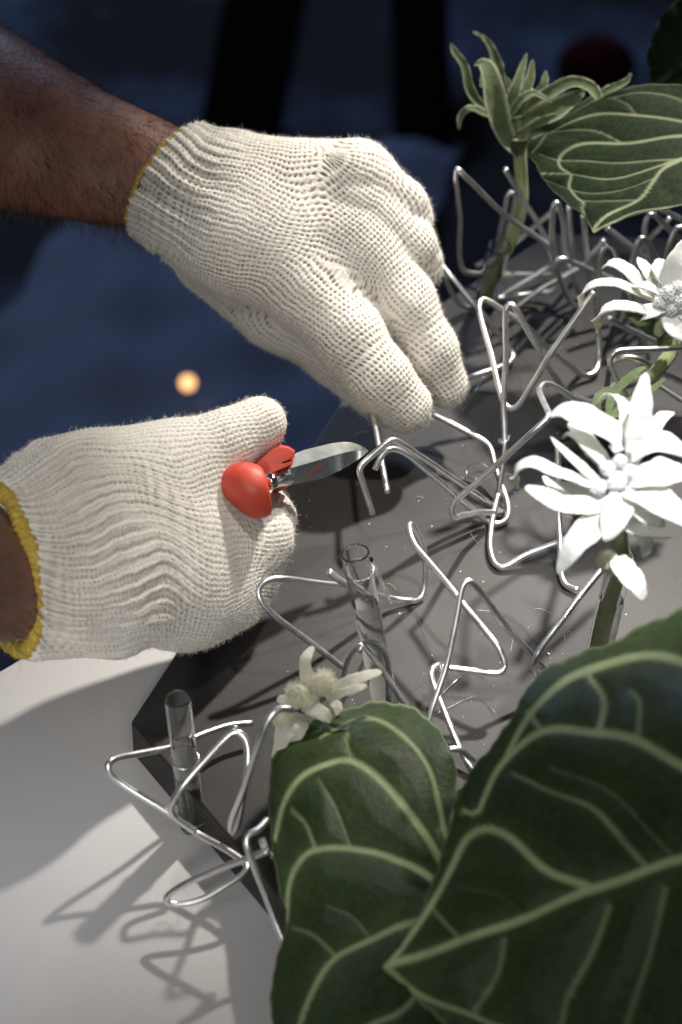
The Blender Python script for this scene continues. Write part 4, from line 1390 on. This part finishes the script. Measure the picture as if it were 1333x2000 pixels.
# ------------------------------------------------------------------ pliers
pl = empty('pliers', D(490, 945, 1.30), 'red handled pliers with stained steel jaws held in the lower glove', 'pliers')
def r8(x, y, d_): return D(420 + .24 * x, 760 + .24 * y, d_)
up_ = [(590, 560), (700, 505), (830, 470), (980, 436), (1100, 432), (1200, 464), (1249, 503)]
rd_ = [(572, 655), (690, 622), (850, 576), (1000, 530), (1110, 505), (1190, 500), (1250, 505)]
lw_ = [(612, 786), (740, 757), (880, 724), (1020, 662), (1110, 610), (1190, 556), (1251, 508)]
def c3(l): return catmull([(x, y, 0) for x, y in l], 5)[:, :2]
cu, cr, cl_ = c3(up_), c3(rd_), c3(lw_)
rows = []
for i in range(len(cu)):
    t = i / (len(cu) - 1)
    dd = 1.299 + .033 * t
    th = .0055 * (1 - t ** 2) + .0004
    rows.append([r8(*cu[i], dd + th * 1.9), r8(*cr[i], dd), r8(*cl_[i], dd + th * .10), r8((cl_[i][0] + cu[i][0]) / 2, (cl_[i][1] + cu[i][1]) / 2, dd + th * 2.4)])
V_, F_ = [], []
for k in range(4):                       # four facets with crisp edges between them
    o = len(V_)
    for r_ in rows:
        a_, b_ = r_[k], r_[(k + 1) % 4]
        V_ += [a_, a_ * .94 + b_ * .06 , a_ * .5 + b_ * .5, a_ * .06 + b_ * .94, b_]
    for i in range(len(rows) - 1):
        for q in range(4):
            F_.append((o + i * 5 + q, o + i * 5 + q + 1, o + i * 5 + 5 + q + 1, o + i * 5 + 5 + q))
o = len(V_)
V_ += rows[0]
F_.append((o, o + 1, o + 2, o + 3))
jaw = recalc(mesh_obj('jaw', V_, F_, M_BLADE, pl, True))
def on_front(x, y):
    # point on the lower facet of the jaw, slightly proud
    i = np.interp(x, [p[0] for p in rd_], range(7)); t = i / 6
    ry = np.interp(i, range(7), [p[1] for p in rd_]); ly = np.interp(i, range(7), [p[1] for p in lw_])
    q = (y - ry) / max(ly - ry, 1)
    dd = 1.299 + .033 * t
    th = .0055 * (1 - t ** 2) + .0004
    return r8(x, y, dd + th * .10 * q - .0011)
for ring in ([(862, 575), (882, 640), (850, 655), (800, 668), (822, 620)], [(735, 668), (790, 676), (800, 700), (752, 752), (738, 720)], [(800, 662), (816, 660), (806, 684), (788, 690)]):
    mesh_obj('rust_stain', [on_front(*p) for p in ring], [tuple(range(len(ring)))], M_RUST, jaw, False)
# chromed collar
pa, pb = r8(440, 752, 1.284), r8(585, 712, 1.300)
sect = np.linspace(0, 1, 9)
rad = np.array([78, 74, 70, 68, 68, 70, 74, 80, 82]) * .24 / FP * 1.305
v_, f_ = tube_geo(np.array([pa * (1 - t) + pb * t for t in sect]), rad, 24, normal=VN, flat=.8)
mesh_obj('collar', v_, f_, M_CHROME, pl)
# front handle knob: rounded red grip with a flat shoulder
hk = .0007
Xc = cc(420 + .24 * 285, 760 + .24 * 800, 1.276)
ax1 = unit([.97, .22, -.15])
def handle_field(X):
    q = X - Xc
    a = q @ ax1
    s1 = np.sqrt((q ** 2).sum(-1) - a ** 2 + 1e-12)
    d_ = np.sqrt((a / 1.16) ** 2 + (q[..., 1] * .98) ** 2 + (q[..., 2] * 1.0) ** 2 + (q[..., 0] * .25) ** 2) - .0112
    low = np.sqrt(((X - Xc - np.array([.0045, -.0075, -.002])) ** 2).sum(-1)) - .0052
    d_ = smin(d_, low, .008)
    return -smin(-d_, -(a - .0074), .0016)
g = [np.arange(Xc[k] - .018, Xc[k] + .018, hk) for k in range(3)]
Xg = np.stack(np.meshgrid(*g, indexing='ij'), -1)
v_, q_ = surface_nets(handle_field(Xg), np.array([a[0] for a in g]), hk)
mesh_obj('handle', c2w(v_), q_, M_RED, pl)
# rear handle with a notch
ol = [(300, 640), (380, 565), (470, 488), (530, 466), (600, 478), (652, 512), (640, 562), (545, 598), (550, 606), (640, 584), (620, 618), (500, 668), (400, 690)]
nf = len(ol)
V_ = [r8(x, y, 1.290) for x, y in ol] + [r8(x, y - 14, 1.318) for x, y in ol]
F_ = [tuple(range(nf)), tuple(range(2 * nf - 1, nf - 1, -1))] + [(i, (i + 1) % nf, nf + (i + 1) % nf, nf + i) for i in range(nf)]
bevel(recalc(mesh_obj('handle', V_, F_, M_RED, pl, True)), .0012, 3, .3)
ol = [(470, 800), (540, 780), (615, 776), (590, 806), (520, 835), (470, 850)]
nf = len(ol)
V_ = [r8(x, y, 1.314) for x, y in ol] + [r8(x, y, 1.324) for x, y in ol]
F_ = [tuple(range(nf)), tuple(range(2 * nf - 1, nf - 1, -1))] + [(i, (i + 1) % nf, nf + (i + 1) % nf, nf + i) for i in range(nf)]
bevel(recalc(mesh_obj('handle_tail', V_, F_, M_RED, pl, False)), .001, 2, .3)
